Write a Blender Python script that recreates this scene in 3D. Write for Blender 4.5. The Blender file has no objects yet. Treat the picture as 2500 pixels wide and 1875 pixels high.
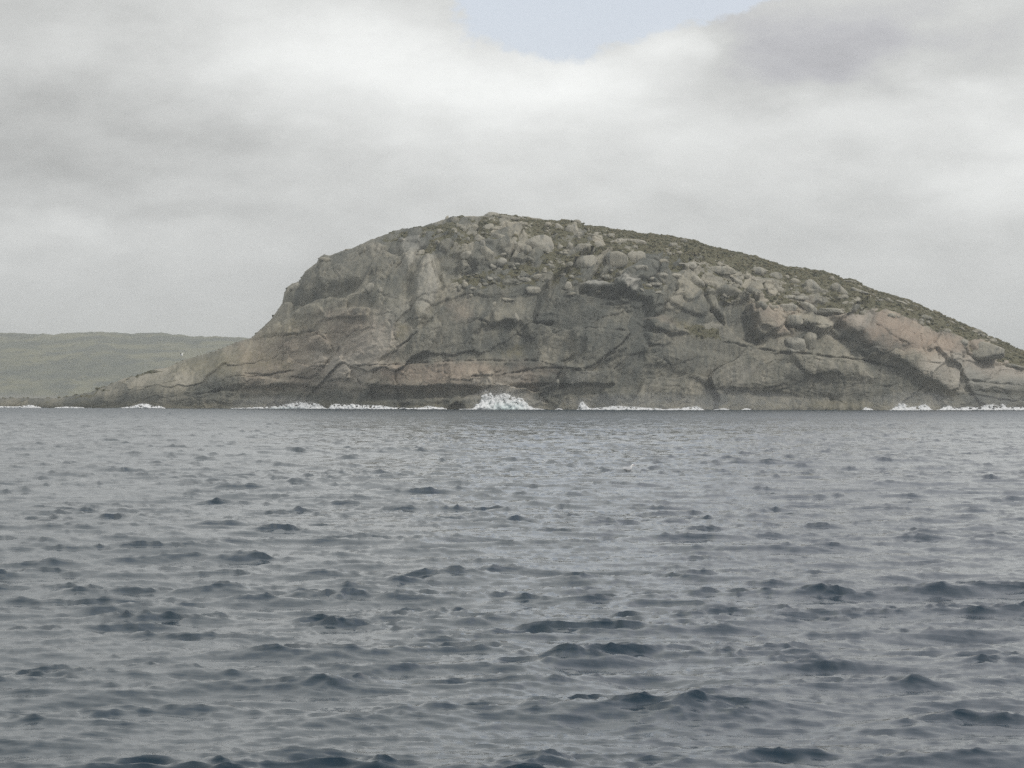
import bpy, math, random
import numpy as np
from mathutils import Matrix, Vector

rng = np.random.default_rng(7)
random.seed(7)
SC = bpy.context.scene
COL = SC.collection

# ------------------------------------------------------------------ camera
F = 7000.0            # focal length in photo pixels (2500 wide)
CAM_H = 4.5
HOR = 977.0           # sea horizon row in the photo
ROLL = 0.0024
cam_d = bpy.data.cameras.new('camera')
cam_d.sensor_width = 36.0
cam_d.lens = F / 2500.0 * 36.0
cam_d.clip_start = 0.1
cam_d.clip_end = 90000.0
cam = bpy.data.objects.new('camera', cam_d)
COL.objects.link(cam)
cam.location = (0, 0, CAM_H)
cam.rotation_euler = (math.radians(90) + math.atan((HOR - 937.5) / F), -ROLL, 0)
SC.camera = cam

# ------------------------------------------------------------------ node helpers
class NT:
    def __init__(s, tree):
        s.t = tree
        s.n = tree.nodes
        s.l = tree.links

    def new(s, typ, **kw):
        nd = s.n.new(typ)
        for k, v in kw.items():
            setattr(nd, k, v)
        return nd

    def put(s, sock, v):
        if hasattr(v, 'is_output') or isinstance(v, bpy.types.NodeSocket):
            s.l.new(v, sock)
        else:
            sock.default_value = v

    def math(s, op, a, b=0.0, c=0.0, clamp=False):
        nd = s.new('ShaderNodeMath', operation=op, use_clamp=clamp)
        s.put(nd.inputs[0], a)
        s.put(nd.inputs[1], b)
        s.put(nd.inputs[2], c)
        return nd.outputs[0]

    def vmath(s, op, a, b=(0, 0, 0)):
        nd = s.new('ShaderNodeVectorMath', operation=op)
        s.put(nd.inputs[0], a)
        if op == 'SCALE':
            s.put(nd.inputs['Scale'], b)
        else:
            s.put(nd.inputs[1], b)
        return nd.outputs[0]

    def noise(s, vec, scale, detail=4, rough=0.5, dist=0.0, out=0):
        nd = s.new('ShaderNodeTexNoise')
        s.put(nd.inputs['Vector'], vec)
        nd.inputs['Scale'].default_value = scale
        nd.inputs['Detail'].default_value = detail
        nd.inputs['Roughness'].default_value = rough
        nd.inputs['Distortion'].default_value = dist
        return nd.outputs[out]

    def mapr(s, v, a, b, c=0.0, d=1.0, smooth=True):
        nd = s.new('ShaderNodeMapRange', interpolation_type='SMOOTHSTEP' if smooth else 'LINEAR')
        s.put(nd.inputs[0], v)
        nd.inputs[1].default_value = a
        nd.inputs[2].default_value = b
        nd.inputs[3].default_value = c
        nd.inputs[4].default_value = d
        return nd.outputs[0]

    def mix(s, f, a, b, mode='MIX'):
        nd = s.new('ShaderNodeMix', data_type='RGBA', blend_type=mode)
        s.put(nd.inputs[0], f)
        s.put(nd.inputs[6], a if not isinstance(a, tuple) or len(a) == 4 else (*a, 1))
        s.put(nd.inputs[7], b if not isinstance(b, tuple) or len(b) == 4 else (*b, 1))
        return nd.outputs[2]

    def attr(s, name):
        nd = s.new('ShaderNodeAttribute', attribute_name=name)
        return nd.outputs['Fac']

    def comb(s, x, y, z):
        nd = s.new('ShaderNodeCombineXYZ')
        s.put(nd.inputs[0], x)
        s.put(nd.inputs[1], y)
        s.put(nd.inputs[2], z)
        return nd.outputs[0]

    def sep(s, v):
        nd = s.new('ShaderNodeSeparateXYZ')
        s.put(nd.inputs[0], v)
        return nd.outputs

# ------------------------------------------------------------------ sky and light
SUN_AZ, SUN_EL = math.radians(124), math.radians(44)
world = bpy.data.worlds.new('World')
SC.world = world
world.use_nodes = True
w = NT(world.node_tree)
w.n.clear()
wout = w.new('ShaderNodeOutputWorld')
bg = w.new('ShaderNodeBackground')
bg.inputs[1].default_value = 0.10
sky = w.new('ShaderNodeTexSky', sky_type='NISHITA')
sky.sun_disc = False
sky.sun_elevation = SUN_EL
sky.sun_rotation = SUN_AZ
sky.air_density = 1.0
sky.dust_density = 2.0
gen = w.new('ShaderNodeTexCoord').outputs['Generated']
dx, dy, dz = w.sep(gen)
az = w.math('ARCTAN2', dx, dy)
el = w.math('ARCSINE', dz)
FS = F / 3964.0
# angles in thousandths of a photo-pixel-sized step, so cloud banks can be placed by azimuth and elevation
U0 = w.math('MULTIPLY_ADD', az, F / 1000, 1.25)
V0 = w.math('MULTIPLY_ADD', el, -F / 1000, HOR / 1000)
wn = w.noise(w.vmath('MULTIPLY', gen, (3.0, 3.0, 7.0)), 3.2 * FS, 4, 0.55, 0.0, 1)
wx, wy, wz = w.sep(wn)
U = w.math('MULTIPLY_ADD', w.math('SUBTRACT', wx, 0.5), 0.55, U0)
V = w.math('MULTIPLY_ADD', w.math('SUBTRACT', wy, 0.5), 0.26, V0)

def blob(cu, cv, ru, rv, amp, u=None, v=None):
    u = u or U
    v = v or V
    a = w.math('DIVIDE', w.math('SUBTRACT', u, cu), ru)
    b = w.math('DIVIDE', w.math('SUBTRACT', v, cv), rv)
    r2 = w.math('ADD', w.math('MULTIPLY', a, a), w.math('MULTIPLY', b, b))
    e = w.math('EXPONENT', w.math('MULTIPLY', r2, -1.0))
    return w.math('MULTIPLY', e, amp)

val = 0.605
for b_ in [(0.12, 0.36, 0.42, 0.15, -0.17), (0.05, 0.05, 0.4, 0.12, -0.05), (0.85, 0.13, 0.45, 0.13, 0.20), (0.72, 0.30, 0.35, 0.07, 0.10),
           (1.28, 0.22, 0.33, 0.10, 0.22), (1.63, 0.13, 0.14, 0.07, 0.20), (1.93, 0.13, 0.25, 0.085, -0.11), (2.35, 0.10, 0.3, 0.12, -0.08),
           (2.12, 0.29, 0.35, 0.075, 0.13), (1.5, 0.36, 0.5, 0.09, 0.06), (2.45, 0.42, 0.22, 0.13, 0.18), (1.75, 0.50, 0.5, 0.06, -0.05),
           (0.10, 0.60, 0.24, 0.035, 0.06), (0.38, 0.53, 0.35, 0.03, -0.06), (0.75, 0.42, 0.5, 0.05, -0.03), (0.4, 0.14, 0.35, 0.09, 0.02)]:
    val = w.math('ADD', val, blob(*b_))
n2 = w.noise(w.vmath('MULTIPLY', gen, (2.0, 2.0, 5.0)), 2.6 * FS, 7, 0.58)
val = w.math('MULTIPLY_ADD', w.math('SUBTRACT', n2, 0.5), 0.42, val)
n3 = w.noise(w.vmath('MULTIPLY', gen, (5.0, 5.0, 10.0)), 3.6 * FS, 8, 0.62)
val = w.math('MULTIPLY_ADD', w.math('SUBTRACT', n3, 0.5), 0.20, val)
# towards the horizon the overcast evens out
low = w.mapr(el, 0.0, 0.055, 0.65, 0.0)
mixv = w.new('ShaderNodeMix', data_type='FLOAT')
w.put(mixv.inputs[0], low)
w.put(mixv.inputs[2], val)
mixv.inputs[3].default_value = 0.60
val = mixv.outputs[0]
val = w.math('MAXIMUM', val, 0.30)
cool = w.mapr(w.math('ADD', val, w.math('MULTIPLY', V0, 0.10)), 0.48, 0.62, 1.0, 0.0)
tint = w.mix(w.math('MULTIPLY', cool, w.mapr(U0, 1.4, 1.9)), (0.985, 1.0, 0.985, 1), (0.98, 0.985, 1.03, 1))
cloud = w.vmath('SCALE', tint, w.math('MULTIPLY', val, 10.0))
# a cooler tint in the thicker cloud
# the gap of blue sky
gn = w.noise(w.vmath('MULTIPLY', gen, (6.0, 6.0, 9.0)), 3.2 * FS, 8, 0.62, 0.0, 1)
gx, gy, gz = w.sep(gn)
UG = w.math('MULTIPLY_ADD', w.math('SUBTRACT', gx, 0.5), 0.34, U0)
VG = w.math('MULTIPLY_ADD', w.math('SUBTRACT', gy, 0.5), 0.20, V0)
ga = w.math('ADD', blob(1.27, -0.03, 0.20, 0.17, 1.0, UG, VG), w.math('ADD', blob(1.54, -0.03, 0.24, 0.155, 1.0, UG, VG), blob(1.76, -0.06, 0.16, 0.10, 0.8, UG, VG)))
ga = w.math('MULTIPLY', ga, w.mapr(el, 0.16, 0.24, 1.0, 0.4))
gap = w.mapr(ga, 0.40, 0.58)
gap2 = w.noise(w.vmath('MULTIPLY', gen, (1.3, 1.3, 3.0)), 1.7, 5, 0.55)
high = w.mapr(el, 0.28, 0.45)
gap = w.math('MAXIMUM', gap, w.math('MULTIPLY', w.mapr(gap2, 0.56, 0.66), high))
gap = w.math('MULTIPLY', gap, 0.9)
blue = w.mix(0.62, sky.outputs[0], (8.0, 8.3, 9.1, 1))
skycol = w.mix(gap, cloud, blue)
w.l.new(skycol, bg.inputs[0])
w.l.new(bg.outputs[0], wout.inputs[0])

sun_d = bpy.data.lights.new('sun', 'SUN')
sun_d.energy = 1.5
sun_d.angle = math.radians(10)
sun_d.color = (1.0, 0.96, 0.90)
sun = bpy.data.objects.new('sun', sun_d)
COL.objects.link(sun)
sd = Vector((math.sin(SUN_AZ) * math.cos(SUN_EL), math.cos(SUN_AZ) * math.cos(SUN_EL), math.sin(SUN_EL)))
sun.rotation_euler = sd.to_track_quat('Z', 'Y').to_euler()
SC.view_settings.view_transform = 'Standard'
SC.view_settings.look = 'None'
SC.view_settings.exposure = 0.17
SC.view_settings.gamma = 1.0
SC.view_settings.use_curve_mapping = False
SC.cycles.volume_bounces = 1
SC.cycles.max_bounces = 8
SC.cycles.diffuse_bounces = 6
SC.cycles.use_denoising = False

# ------------------------------------------------------------------ numpy noise
_P = rng.permutation(4096)
_ang = rng.random(4096) * 2 * np.pi
_gx, _gy = np.cos(_ang), np.sin(_ang)

def _h(ix, iy, seed):
    return _P[(ix + _P[(iy + seed * 131) & 4095]) & 4095]

def pnoise(x, y, seed=0):
    x = np.asarray(x, float)
    y = np.asarray(y, float)
    xi = np.floor(x).astype(np.int64)
    yi = np.floor(y).astype(np.int64)
    fx, fy = x - xi, y - yi
    u = fx * fx * fx * (fx * (fx * 6 - 15) + 10)
    v = fy * fy * fy * (fy * (fy * 6 - 15) + 10)
    def g(a, b):
        k = _h(xi + a, yi + b, seed)
        return _gx[k] * (fx - a) + _gy[k] * (fy - b)
    n0 = g(0, 0) * (1 - u) + g(1, 0) * u
    n1 = g(0, 1) * (1 - u) + g(1, 1) * u
    return (n0 * (1 - v) + n1 * v) * 1.5

def fbm(x, y, octv=4, seed=0, gain=0.5):
    a, s, t = 1.0, 0.0, 0.0
    for i in range(octv):
        s = s + a * pnoise(x * 2 ** i + 17.3 * i, y * 2 ** i - 9.1 * i, seed + i)
        t += a
        a *= gain
    return s / t

def worley(x, y, seed=0):
    """returns F1, F2, random id in 0..1 of the nearest cell, offset to its centre"""
    xi = np.floor(x).astype(np.int64)
    yi = np.floor(y).astype(np.int64)
    f1 = np.full(x.shape, 9.0)
    f2 = np.full(x.shape, 9.0)
    cid = np.zeros(x.shape)
    ox = np.zeros(x.shape)
    oy = np.zeros(x.shape)
    for a in (-1, 0, 1):
        for b in (-1, 0, 1):
            k = _h(xi + a, yi + b, seed)
            k2 = _P[(k + 77) & 4095]
            px = xi + a + 0.12 + 0.76 * k / 4096
            py = yi + b + 0.12 + 0.76 * k2 / 4096
            ddx, ddy = x - px, y - py
            d = np.hypot(ddx, ddy)
            n = d < f1
            f2 = np.where(n, f1, np.minimum(f2, d))
            cid = np.where(n, _P[(k + 900) & 4095] / 4096, cid)
            ox = np.where(n, ddx, ox)
            oy = np.where(n, ddy, oy)
            f1 = np.where(n, d, f1)
    return f1, f2, cid, ox, oy

def sst(x, a, b):
    t = np.clip((x - a) / (b - a), 0, 1)
    return t * t * (3 - 2 * t)

def mesh_obj(name, verts, faces, mat, smooth=True, parent=None):
    me = bpy.data.meshes.new(name)
    verts = np.ascontiguousarray(verts, dtype=np.float32)
    faces = np.ascontiguousarray(faces, dtype=np.int32)
    k = faces.shape[1]
    me.vertices.add(len(verts))
    me.vertices.foreach_set('co', verts.ravel())
    me.loops.add(faces.size)
    me.loops.foreach_set('vertex_index', faces.ravel())
    me.polygons.add(len(faces))
    me.polygons.foreach_set('loop_start', np.arange(0, faces.size, k, dtype=np.int32))
    me.polygons.foreach_set('loop_total', np.full(len(faces), k, dtype=np.int32))
    me.polygons.foreach_set('use_smooth', np.full(len(faces), smooth, dtype=bool))
    me.update(calc_edges=True)
    me.validate()
    me.materials.append(mat)
    o = bpy.data.objects.new(name, me)
    COL.objects.link(o)
    if parent:
        o.parent = parent
    return o

def set_attr(o, name, arr):
    a = o.data.attributes.new(name, 'FLOAT', 'POINT')
    a.data.foreach_set('value', np.ascontiguousarray(arr, dtype=np.float32).ravel())

def grid_faces(nr, nc):
    i = np.arange(nr - 1)[:, None] * nc + np.arange(nc - 1)[None, :]
    return np.stack([i, i + 1, i + nc + 1, i + nc], -1).reshape(-1, 4)

def new_mat(name):
    m = bpy.data.materials.new(name)
    m.use_nodes = True
    t = NT(m.node_tree)
    t.n.clear()
    out = t.new('ShaderNodeOutputMaterial')
    p = t.new('ShaderNodeBsdfPrincipled')
    t.l.new(p.outputs[0], out.inputs[0])
    return m, t, p, out

# ------------------------------------------------------------------ materials
def rock_material(name, island):
    m, t, p, out = new_mat(name)
    pos = t.new('ShaderNodeNewGeometry').outputs['Position']
    n1 = t.noise(pos, 0.06, 5, 0.6)
    n2_ = t.noise(pos, 0.45, 6, 0.65)
    n3_ = t.noise(t.vmath('MULTIPLY', pos, (0.55, 0.3, 0.07)), 1.0, 5, 0.6)     # vertical streaks
    n4 = t.noise(pos, 2.2, 4, 0.7)
    col = t.mix(t.mapr(n1, 0.35, 0.65), (0.235, 0.226, 0.180), (0.365, 0.336, 0.262))
    col = t.mix(t.math('MULTIPLY', t.mapr(n3_, 0.48, 0.66), 0.55), col, (0.125, 0.128, 0.117))
    col = t.mix(t.math('MULTIPLY', t.mapr(n2_, 0.50, 0.72), 0.45), col, (0.180, 0.162, 0.115))
    col = t.mix(t.math('MULTIPLY', t.mapr(n4, 0.52, 0.75), 0.4), col, (0.42, 0.40, 0.35))
    if island:
        col = t.mix(t.mapr(t.attr('tone'), 0.10, 0.80, 0.88, 0.0), col, (0.100, 0.107, 0.096))
        col = t.mix(t.mapr(t.attr('tone'), 0.62, 1.0, 0.0, 0.5), col, (0.43, 0.40, 0.33))
        pk = t.math('MULTIPLY', t.attr('pink'), t.mapr(n3_, 0.2, 0.5, 0.35, 1.0))
        col = t.mix(pk, col, (0.48, 0.375, 0.290))
        col = t.mix(t.math('MULTIPLY', t.attr('pale'), 0.8), col, (0.56, 0.54, 0.48))
        col = t.mix(t.math('MULTIPLY', t.attr('stain_shade'), t.mapr(n3_, 0.3, 0.6, 0.55, 1.0)), col, (0.092, 0.098, 0.088))  # wet algae and painted shade share this dark colour
        col = t.mix(t.math('MULTIPLY', t.attr('ochre'), t.mapr(n2_, 0.35, 0.65, 0.3, 1.0)), col, (0.225, 0.20, 0.12))
        vm = t.mapr(t.math('ADD', t.attr('veg'), t.math('MULTIPLY', t.math('SUBTRACT', n2_, 0.5), 1.1)), 0.42, 0.58)
        vc = t.mix(t.mapr(n4, 0.35, 0.65), (0.072, 0.076, 0.044), (0.165, 0.148, 0.088))
        col = t.mix(vm, col, vc)
    else:
        oi = t.new('ShaderNodeObjectInfo').outputs['Random']
        col = t.mix(t.math('MULTIPLY_ADD', oi, 0.45, 0.15), col, (0.45, 0.43, 0.37))
        col = t.mix(t.mapr(n3_, 0.52, 0.68, 0.0, 0.55), col, (0.13, 0.135, 0.12))
    p.inputs['Roughness'].default_value = 0.9
    p.inputs['Specular IOR Level'].default_value = 0.25
    t.l.new(col, p.inputs['Base Color'])
    b = t.new('ShaderNodeBump')
    b.inputs['Strength'].default_value = 0.9
    b.inputs['Distance'].default_value = 0.8
    hgt = t.math('ADD', t.math('MULTIPLY', n2_, 0.9), t.math('MULTIPLY', n4, 0.35))
    t.l.new(hgt, b.inputs['Height'])
    t.l.new(b.outputs[0], p.inputs['Normal'])
    return m

M_island = rock_material('granite_island', True)
M_rock = rock_material('granite_boulder', False)

def simple_mat(name, c, rough=0.8, c2=None, scale=1.0):
    m, t, p, out = new_mat(name)
    p.inputs['Roughness'].default_value = rough
    p.inputs['Specular IOR Level'].default_value = 0.2
    if c2:
        pos = t.new('ShaderNodeNewGeometry').outputs['Position']
        n = t.noise(pos, scale, 4, 0.6)
        t.l.new(t.mix(t.mapr(n, 0.38, 0.62), c, c2), p.inputs['Base Color'])
    else:
        p.inputs['Base Color'].default_value = (*c, 1)
    return m

M_scrub = simple_mat('scrub_leaves', (0.070, 0.074, 0.044), 0.9, (0.160, 0.142, 0.085), 0.25)

# sea water
M_sea, t, p, out = new_mat('sea_water')
pos = t.new('ShaderNodeNewGeometry').outputs['Position']
p.inputs['Base Color'].default_value = (0.006, 0.024, 0.040, 1)
# the chop gets rougher towards the island
t.l.new(t.mapr(t.sep(pos)[1], 250.0, 1150.0, 0.09, 0.30), p.inputs['Roughness'])
p.inputs['IOR'].default_value = 1.333
nb1 = t.noise(t.vmath('MULTIPLY', pos, (0.55, 1.0, 1.0)), 4.5, 7, 0.68)
nb2 = t.noise(t.vmath('MULTIPLY', pos, (0.5, 1.0, 1.0)), 1.1, 3, 0.6)
b = t.new('ShaderNodeBump')
b.inputs['Strength'].default_value = 1.0
b.inputs['Distance'].default_value = 0.006
t.l.new(t.math('ADD', t.math('MULTIPLY', nb1, 1.0), t.math('MULTIPLY', nb2, 2.6)), b.inputs['Height'])
t.l.new(b.outputs[0], p.inputs['Normal'])

# foam
M_foam, t, p, out = new_mat('sea_foam')
pos = t.new('ShaderNodeNewGeometry').outputs['Position']
n = t.noise(pos, 0.8, 5, 0.6)
c = t.mix(t.mapr(n, 0.3, 0.7), (0.97, 0.975, 0.975), (0.94, 0.955, 0.955))
c = t.mix(t.attr('teal'), c, (0.60, 0.86, 0.84))
t.l.new(c, p.inputs['Base Color'])
p.inputs['Roughness'].default_value = 0.9
p.inputs['Subsurface Weight'].default_value = 0.0
p.inputs['Subsurface Radius'].default_value = (1.0, 1.0, 1.0)
p.inputs['Subsurface Scale'].default_value = 0.6
tr = t.new('ShaderNodeBsdfTranslucent')
t.l.new(c, tr.inputs[0])
ms = t.new('ShaderNodeMixShader')
ms.inputs[0].default_value = 0.12
t.l.new(p.outputs[0], ms.inputs[1])
t.l.new(tr.outputs[0], ms.inputs[2])
t.l.new(ms.outputs[0], out.inputs[0])

# ------------------------------------------------------------------ sea
def fft_tile(N, L, lam_lo, lam_hi, peak, wdir, spread, seed, scale=None, Hs=None):
    r = np.random.default_rng(seed)
    k1 = np.fft.fftfreq(N, 1.0 / N) * 2 * np.pi / L
    kx, ky = np.meshgrid(k1, k1)
    k = np.hypot(kx, ky)
    k[0, 0] = 1e9
    kp = 2 * np.pi / peak
    cosd = (kx * math.cos(wdir) + ky * math.sin(wdir)) / k
    d = np.abs(cosd) ** spread + 0.05
    P = np.exp(-1.25 * (kp / k) ** 2) / k ** 3.75 * d
    lk = np.log(k)
    lo, hi = math.log(2 * np.pi / lam_hi), math.log(2 * np.pi / lam_lo)
    P = P * sst(lk, lo - 0.15, lo + 0.15) * (1 - sst(lk, hi - 0.15, hi + 0.15))
    A = np.sqrt(P) * (2 * np.pi / L) * (r.normal(size=(N, N)) + 1j * r.normal(size=(N, N)))
    h = np.fft.ifft2(A) * N * N
    X = np.fft.ifft2(-1j * A * kx / k) * N * N
    Y = np.fft.ifft2(-1j * A * ky / k) * N * N
    h, X, Y = h.real, X.real, Y.real
    if scale is None:
        scale = Hs / (4 * h.std())
    return [(q * scale).astype(np.float32) for q in (h, X, Y)], scale

def sample(tile, L, x, y, cubic=False):
    N = tile[0].shape[0]
    u = x / L * N
    v = y / L * N
    iu = np.floor(u).astype(np.int64)
    iv = np.floor(v).astype(np.int64)
    fu = (u - iu).astype(np.float32)
    fv = (v - iv).astype(np.float32)
    res = [0.0, 0.0, 0.0]
    if cubic:
        def cw(f):
            return [(-f + 2 * f * f - f ** 3) / 2, (2 - 5 * f * f + 3 * f ** 3) / 2, (f + 4 * f * f - 3 * f ** 3) / 2, (f ** 3 - f * f) / 2]
        offs = (-1, 0, 1, 2)
    else:
        def cw(f):
            return [1 - f, f]
        offs = (0, 1)
    wu, wv = cw(fu), cw(fv)
    for a, oa in enumerate(offs):
        jj = (iv + oa) % N
        for b_i, ob in enumerate(offs):
            idx = jj * N + (iu + ob) % N
            wgt = wv[a] * wu[b_i]
            for q in range(3):
                res[q] = res[q] + tile[q].ravel()[idx] * wgt
    return res

WD = math.radians(-72)
LA, LM, LB = 223.0, 71.0, 17.0
tA, sA = fft_tile(2048, LA, 2.4, 45, 5.6, WD, 4.0, 3, Hs=0.185)
tM, _ = fft_tile(2048, LM, 0.34, 2.4, 5.6, math.radians(-80), 3.0, 4, scale=sA * 1.15)
tB, _ = fft_tile(1024, LB, 0.10, 0.5, 5.6, math.radians(-88), 2.2, 5, scale=sA * 1.1)

def build_sea():
    rr = [2.0]
    while rr[-1] < 27:
        rr.append(rr[-1] * 1.05)
    while rr[-1] < 1480:
        rr.append(rr[-1] * 1.00345)
    while rr[-1] < 16000:
        rr.append(rr[-1] * 1.05)
    rr = np.array(rr)
    core = np.linspace(-10.8, 10.8, 740)
    st, a = [], 10.8
    s = core[1] - core[0]
    while a < 180:
        s *= 1.075
        a += s
        st.append(min(a, 180))
    side = np.array(st)
    ang = np.radians(np.concatenate([-side[::-1], core, side]))
    R, A = np.meshgrid(rr, ang, indexing='ij')
    X0, Y0 = (R * np.sin(A)).ravel(), (R * np.cos(A)).ravel()
    Rr = R.ravel()
    hA, xA, yA = sample(tA, LA, X0, Y0, True)
    hM, xM, yM = sample(tM, LM, X0, Y0, False)
    hB, xB, yB = sample(tB, LB, X0, Y0, False)
    dense = 1 - sst(np.abs(A.ravel()), math.radians(10.8), math.radians(24))
    fA = (0.5 + 0.5 * dense) * (1 - sst(Rr, 1500, 2500))
    # wavelets stand up in groups, mostly on the crests of the longer waves; the water between lies calm
    crest = hA / hA.std()
    grp = 0.34 * crest + 1.25 * fbm(X0 / 2.0, Y0 / 2.0, 4, 40) + 0.6 * fbm(X0 / 24, Y0 / 24, 2, 44)
    g = 0.55 + 1.15 * sst(grp, 0.1, 1.0)
    fM = g * dense * (1 + 2.0 * sst(Rr, 550, 1300)) * (1 - sst(Rr, 1500, 2500))
    fB = (0.5 + 0.5 * g) * (1 - 0.85 * sst(Rr, 80, 420)) * dense
    sw = 0.14 * np.sin(2 * np.pi * (X0 * 0.25 + Y0 * 0.97) / 74 + 0.6) + 0.09 * np.sin(2 * np.pi * (X0 * -0.4 + Y0 * 0.91) / 47 + 2.0)
    ch = 1.05
    z = hA * fA + hM * fM + hB * fB + sw * (1 - sst(Rr, 1500, 2500))
    x = X0 - ch * (xA * fA + xM * fM + xB * fB)
    y = Y0 - ch * (yA * fA + yM * fM + yB * fB)
    v = np.stack([x, y, z], -1)
    o = mesh_obj('sea', v, grid_faces(len(rr), len(ang))[:, ::-1], M_sea)
    o['kind'] = 'structure'
    o['label'] = 'grey choppy open sea with dark navy wavelets'
    return o

build_sea()

# ------------------------------------------------------------------ island
def Z(reg, pts):
    x0, y0, s = {1: (0, 750, 3.16), 2: (600, 500, 3.19), 3: (1000, 500, 3.19), 4: (1400, 500, 3.1909), 5: (1900, 600, 3.6867), 0: (0, 0, 1.0)}[reg]
    return [(x0 + a / s, y0 + b / s) for a, b in pts]

SKYLINE = [(-900, 1012), (-300, 1004), (-80, 999), (9.5, 992), (95, 985), (133, 976), (177, 968), (221, 960), (263, 943), (301, 927), (335, 919), (364, 911), (380, 903), (396, 902), (408, 900),
           (449, 881), (506, 865), (544, 853), (585, 837), (614, 828), (631, 811), (660, 785), (688, 745), (693, 718), (701, 702), (714, 693), (730, 691), (735, 682), (744, 666), (772, 647),
           (779, 632), (788, 626), (805, 628), (819, 621), (845, 611), (860, 608), (876, 600), (901, 588), (938, 575), (964, 566), (992, 562), (1039, 556), (1076, 549), (1088, 545), (1110, 538),
           (1150, 535), (1172, 533), (1185, 529), (1238, 529), (1266, 536), (1313, 541), (1357, 548), (1392, 548), (1423, 552), (1470, 554), (1500, 560), (1588, 572), (1660, 584), (1713, 597),
           (1776, 613), (1839, 628), (1883, 640), (1920, 654), (1954, 655), (2008, 666), (2036, 675), (2055, 685), (2087, 687), (2101, 698), (2117, 707), (2136, 714), (2171, 723), (2206, 733),
           (2242, 748), (2293, 769), (2347, 793), (2402, 818), (2456, 841), (2500, 864), (2600, 905), (2750, 950), (2950, 985), (3300, 1006), (3600, 1012)]
_sx = np.array([q[0] for q in SKYLINE], float)
_sy = np.array([q[1] for q in SKYLINE], float)

def sky_y(px):
    return np.interp(px, _sx, _sy)

def y_water(px):
    u = (px - 1250) / 1250
    return 1350 + 85 * np.abs(u) ** 2.0 + 14 * np.sin(px / 260.0) + 8 * np.sin(px / 97.0 + 1)

def dmax(px):
    h = (1000 - sky_y(px)) * 0.193
    return 14 + 1.25 * np.maximum(h, 0)

def hor(px):
    return HOR + ROLL * (px - 1250)

G_EXP = 1.42
NF, NB = 345, 20
cols = np.concatenate([np.linspace(-880, -120, 40, endpoint=False), np.linspace(-120, 2620, 1120), np.linspace(2640, 3580, 50)])
phi_f = np.linspace(-0.09, math.pi / 2, NF)
phi_b = np.linspace(math.pi / 2, math.pi * 0.99, NB)[1:]
phi = np.concatenate([phi_f, phi_b])
PX, PH = np.meshgrid(cols, phi)
T = np.sin(PH)
cosp = np.cos(PH)
Gd = np.where(PH < math.pi / 2, (np.maximum(1 - cosp, 0)) ** G_EXP, 1 + 1.1 * (-cosp))
YW, DM = y_water(PX), dmax(PX)
Yb = YW + DM * Gd
tanS = (hor(cols) - sky_y(cols)) / F
front = PH[:, 0] <= math.pi / 2
ratio = (T[front] / Yb[front]).max(0)
Zs = np.maximum(tanS, 0.0) / ratio + 0.5
# correct for the eye height: z = CAM_H + Y * tan
Zs = Zs + CAM_H * np.clip((tanS > -1), 0, 1) * 1.0
taper = np.interp(cols, [-880, -250, 60], [-6, -1.5, 0])
Zs = np.maximum(Zs + taper, -3)
Zb = T * Zs[None, :]
PY = hor(PX) - (Zb - CAM_H) / Yb * F
tt = np.clip(T, 0, 1)

R = np.zeros_like(PX)
ASP = 1.0
isf = (PH < math.pi / 2)
# domain warp
wxn = fbm(PX / 90, PY / 90, 3, 1) * 34
wyn = fbm(PX / 90 + 50, PY / 90, 3, 5) * 34
upper = sst(PY, 0, 1)
# large-scale swelling
R += 3.6 * fbm(PX / 210, PY / 190, 3, 9)
tone = np.zeros_like(PX)
# large exfoliation slabs
def slabs(scx, scy, amp, groove, gw, shear, seed, mask=1.0, dome=0.0, tilt=1.0, tw=0.0):
    global R
    x = (PX + wxn + shear * PY) / scx
    y = (PY + wyn) / scy
    f1, f2, cid, ox, oy = worley(x, y, seed)
    ca = cid * 2 * np.pi * 7
    d = amp * ((cid - 0.5) * 1.3 + tilt * (np.cos(ca) * ox + np.sin(ca) * oy) * 0.9)
    edge = f2 - f1
    d = d + dome * (1 - np.clip(f1, 0, 1) ** 2)
    d = d - groove * (1 - sst(edge, 0, gw))
    R = R + d * mask
    tone[...] += tw * (_P[(cid * 4095).astype(int)] / 4096 - 0.5) * np.clip(mask, 0, 1)

cliff = sst(PY - (590 + 0.12 * np.abs(PX - 1200)), 0, 80)
bould = (1 - cliff)
brk = sst(fbm(PX / 75, PY / 60, 3, 61), -0.12, 0.35)        # where the rock is broken up
brk = np.clip(brk * (0.35 + 0.65 * (1 - cliff)) + 0.12, 0, 1)
slabs(210, 150, 4.0, 0.25, 0.04, 0.55, 11, mask=0.8, dome=0.8, tw=0.8)
slabs(95, 80, 1.3, 0.9, 0.05, 0.45, 23, mask=0.25 + 0.75 * brk, dome=0.3, tw=0.8)
slabs(42, 34, 1.1, 0.9, 0.10, 0.25, 29, mask=brk, dome=0.4, tilt=1.4, tw=0.7)
slabs(21, 16, 0.8, 0.6, 0.16, 0.0, 37, mask=brk * bould, dome=0.8, tilt=1.4)
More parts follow.
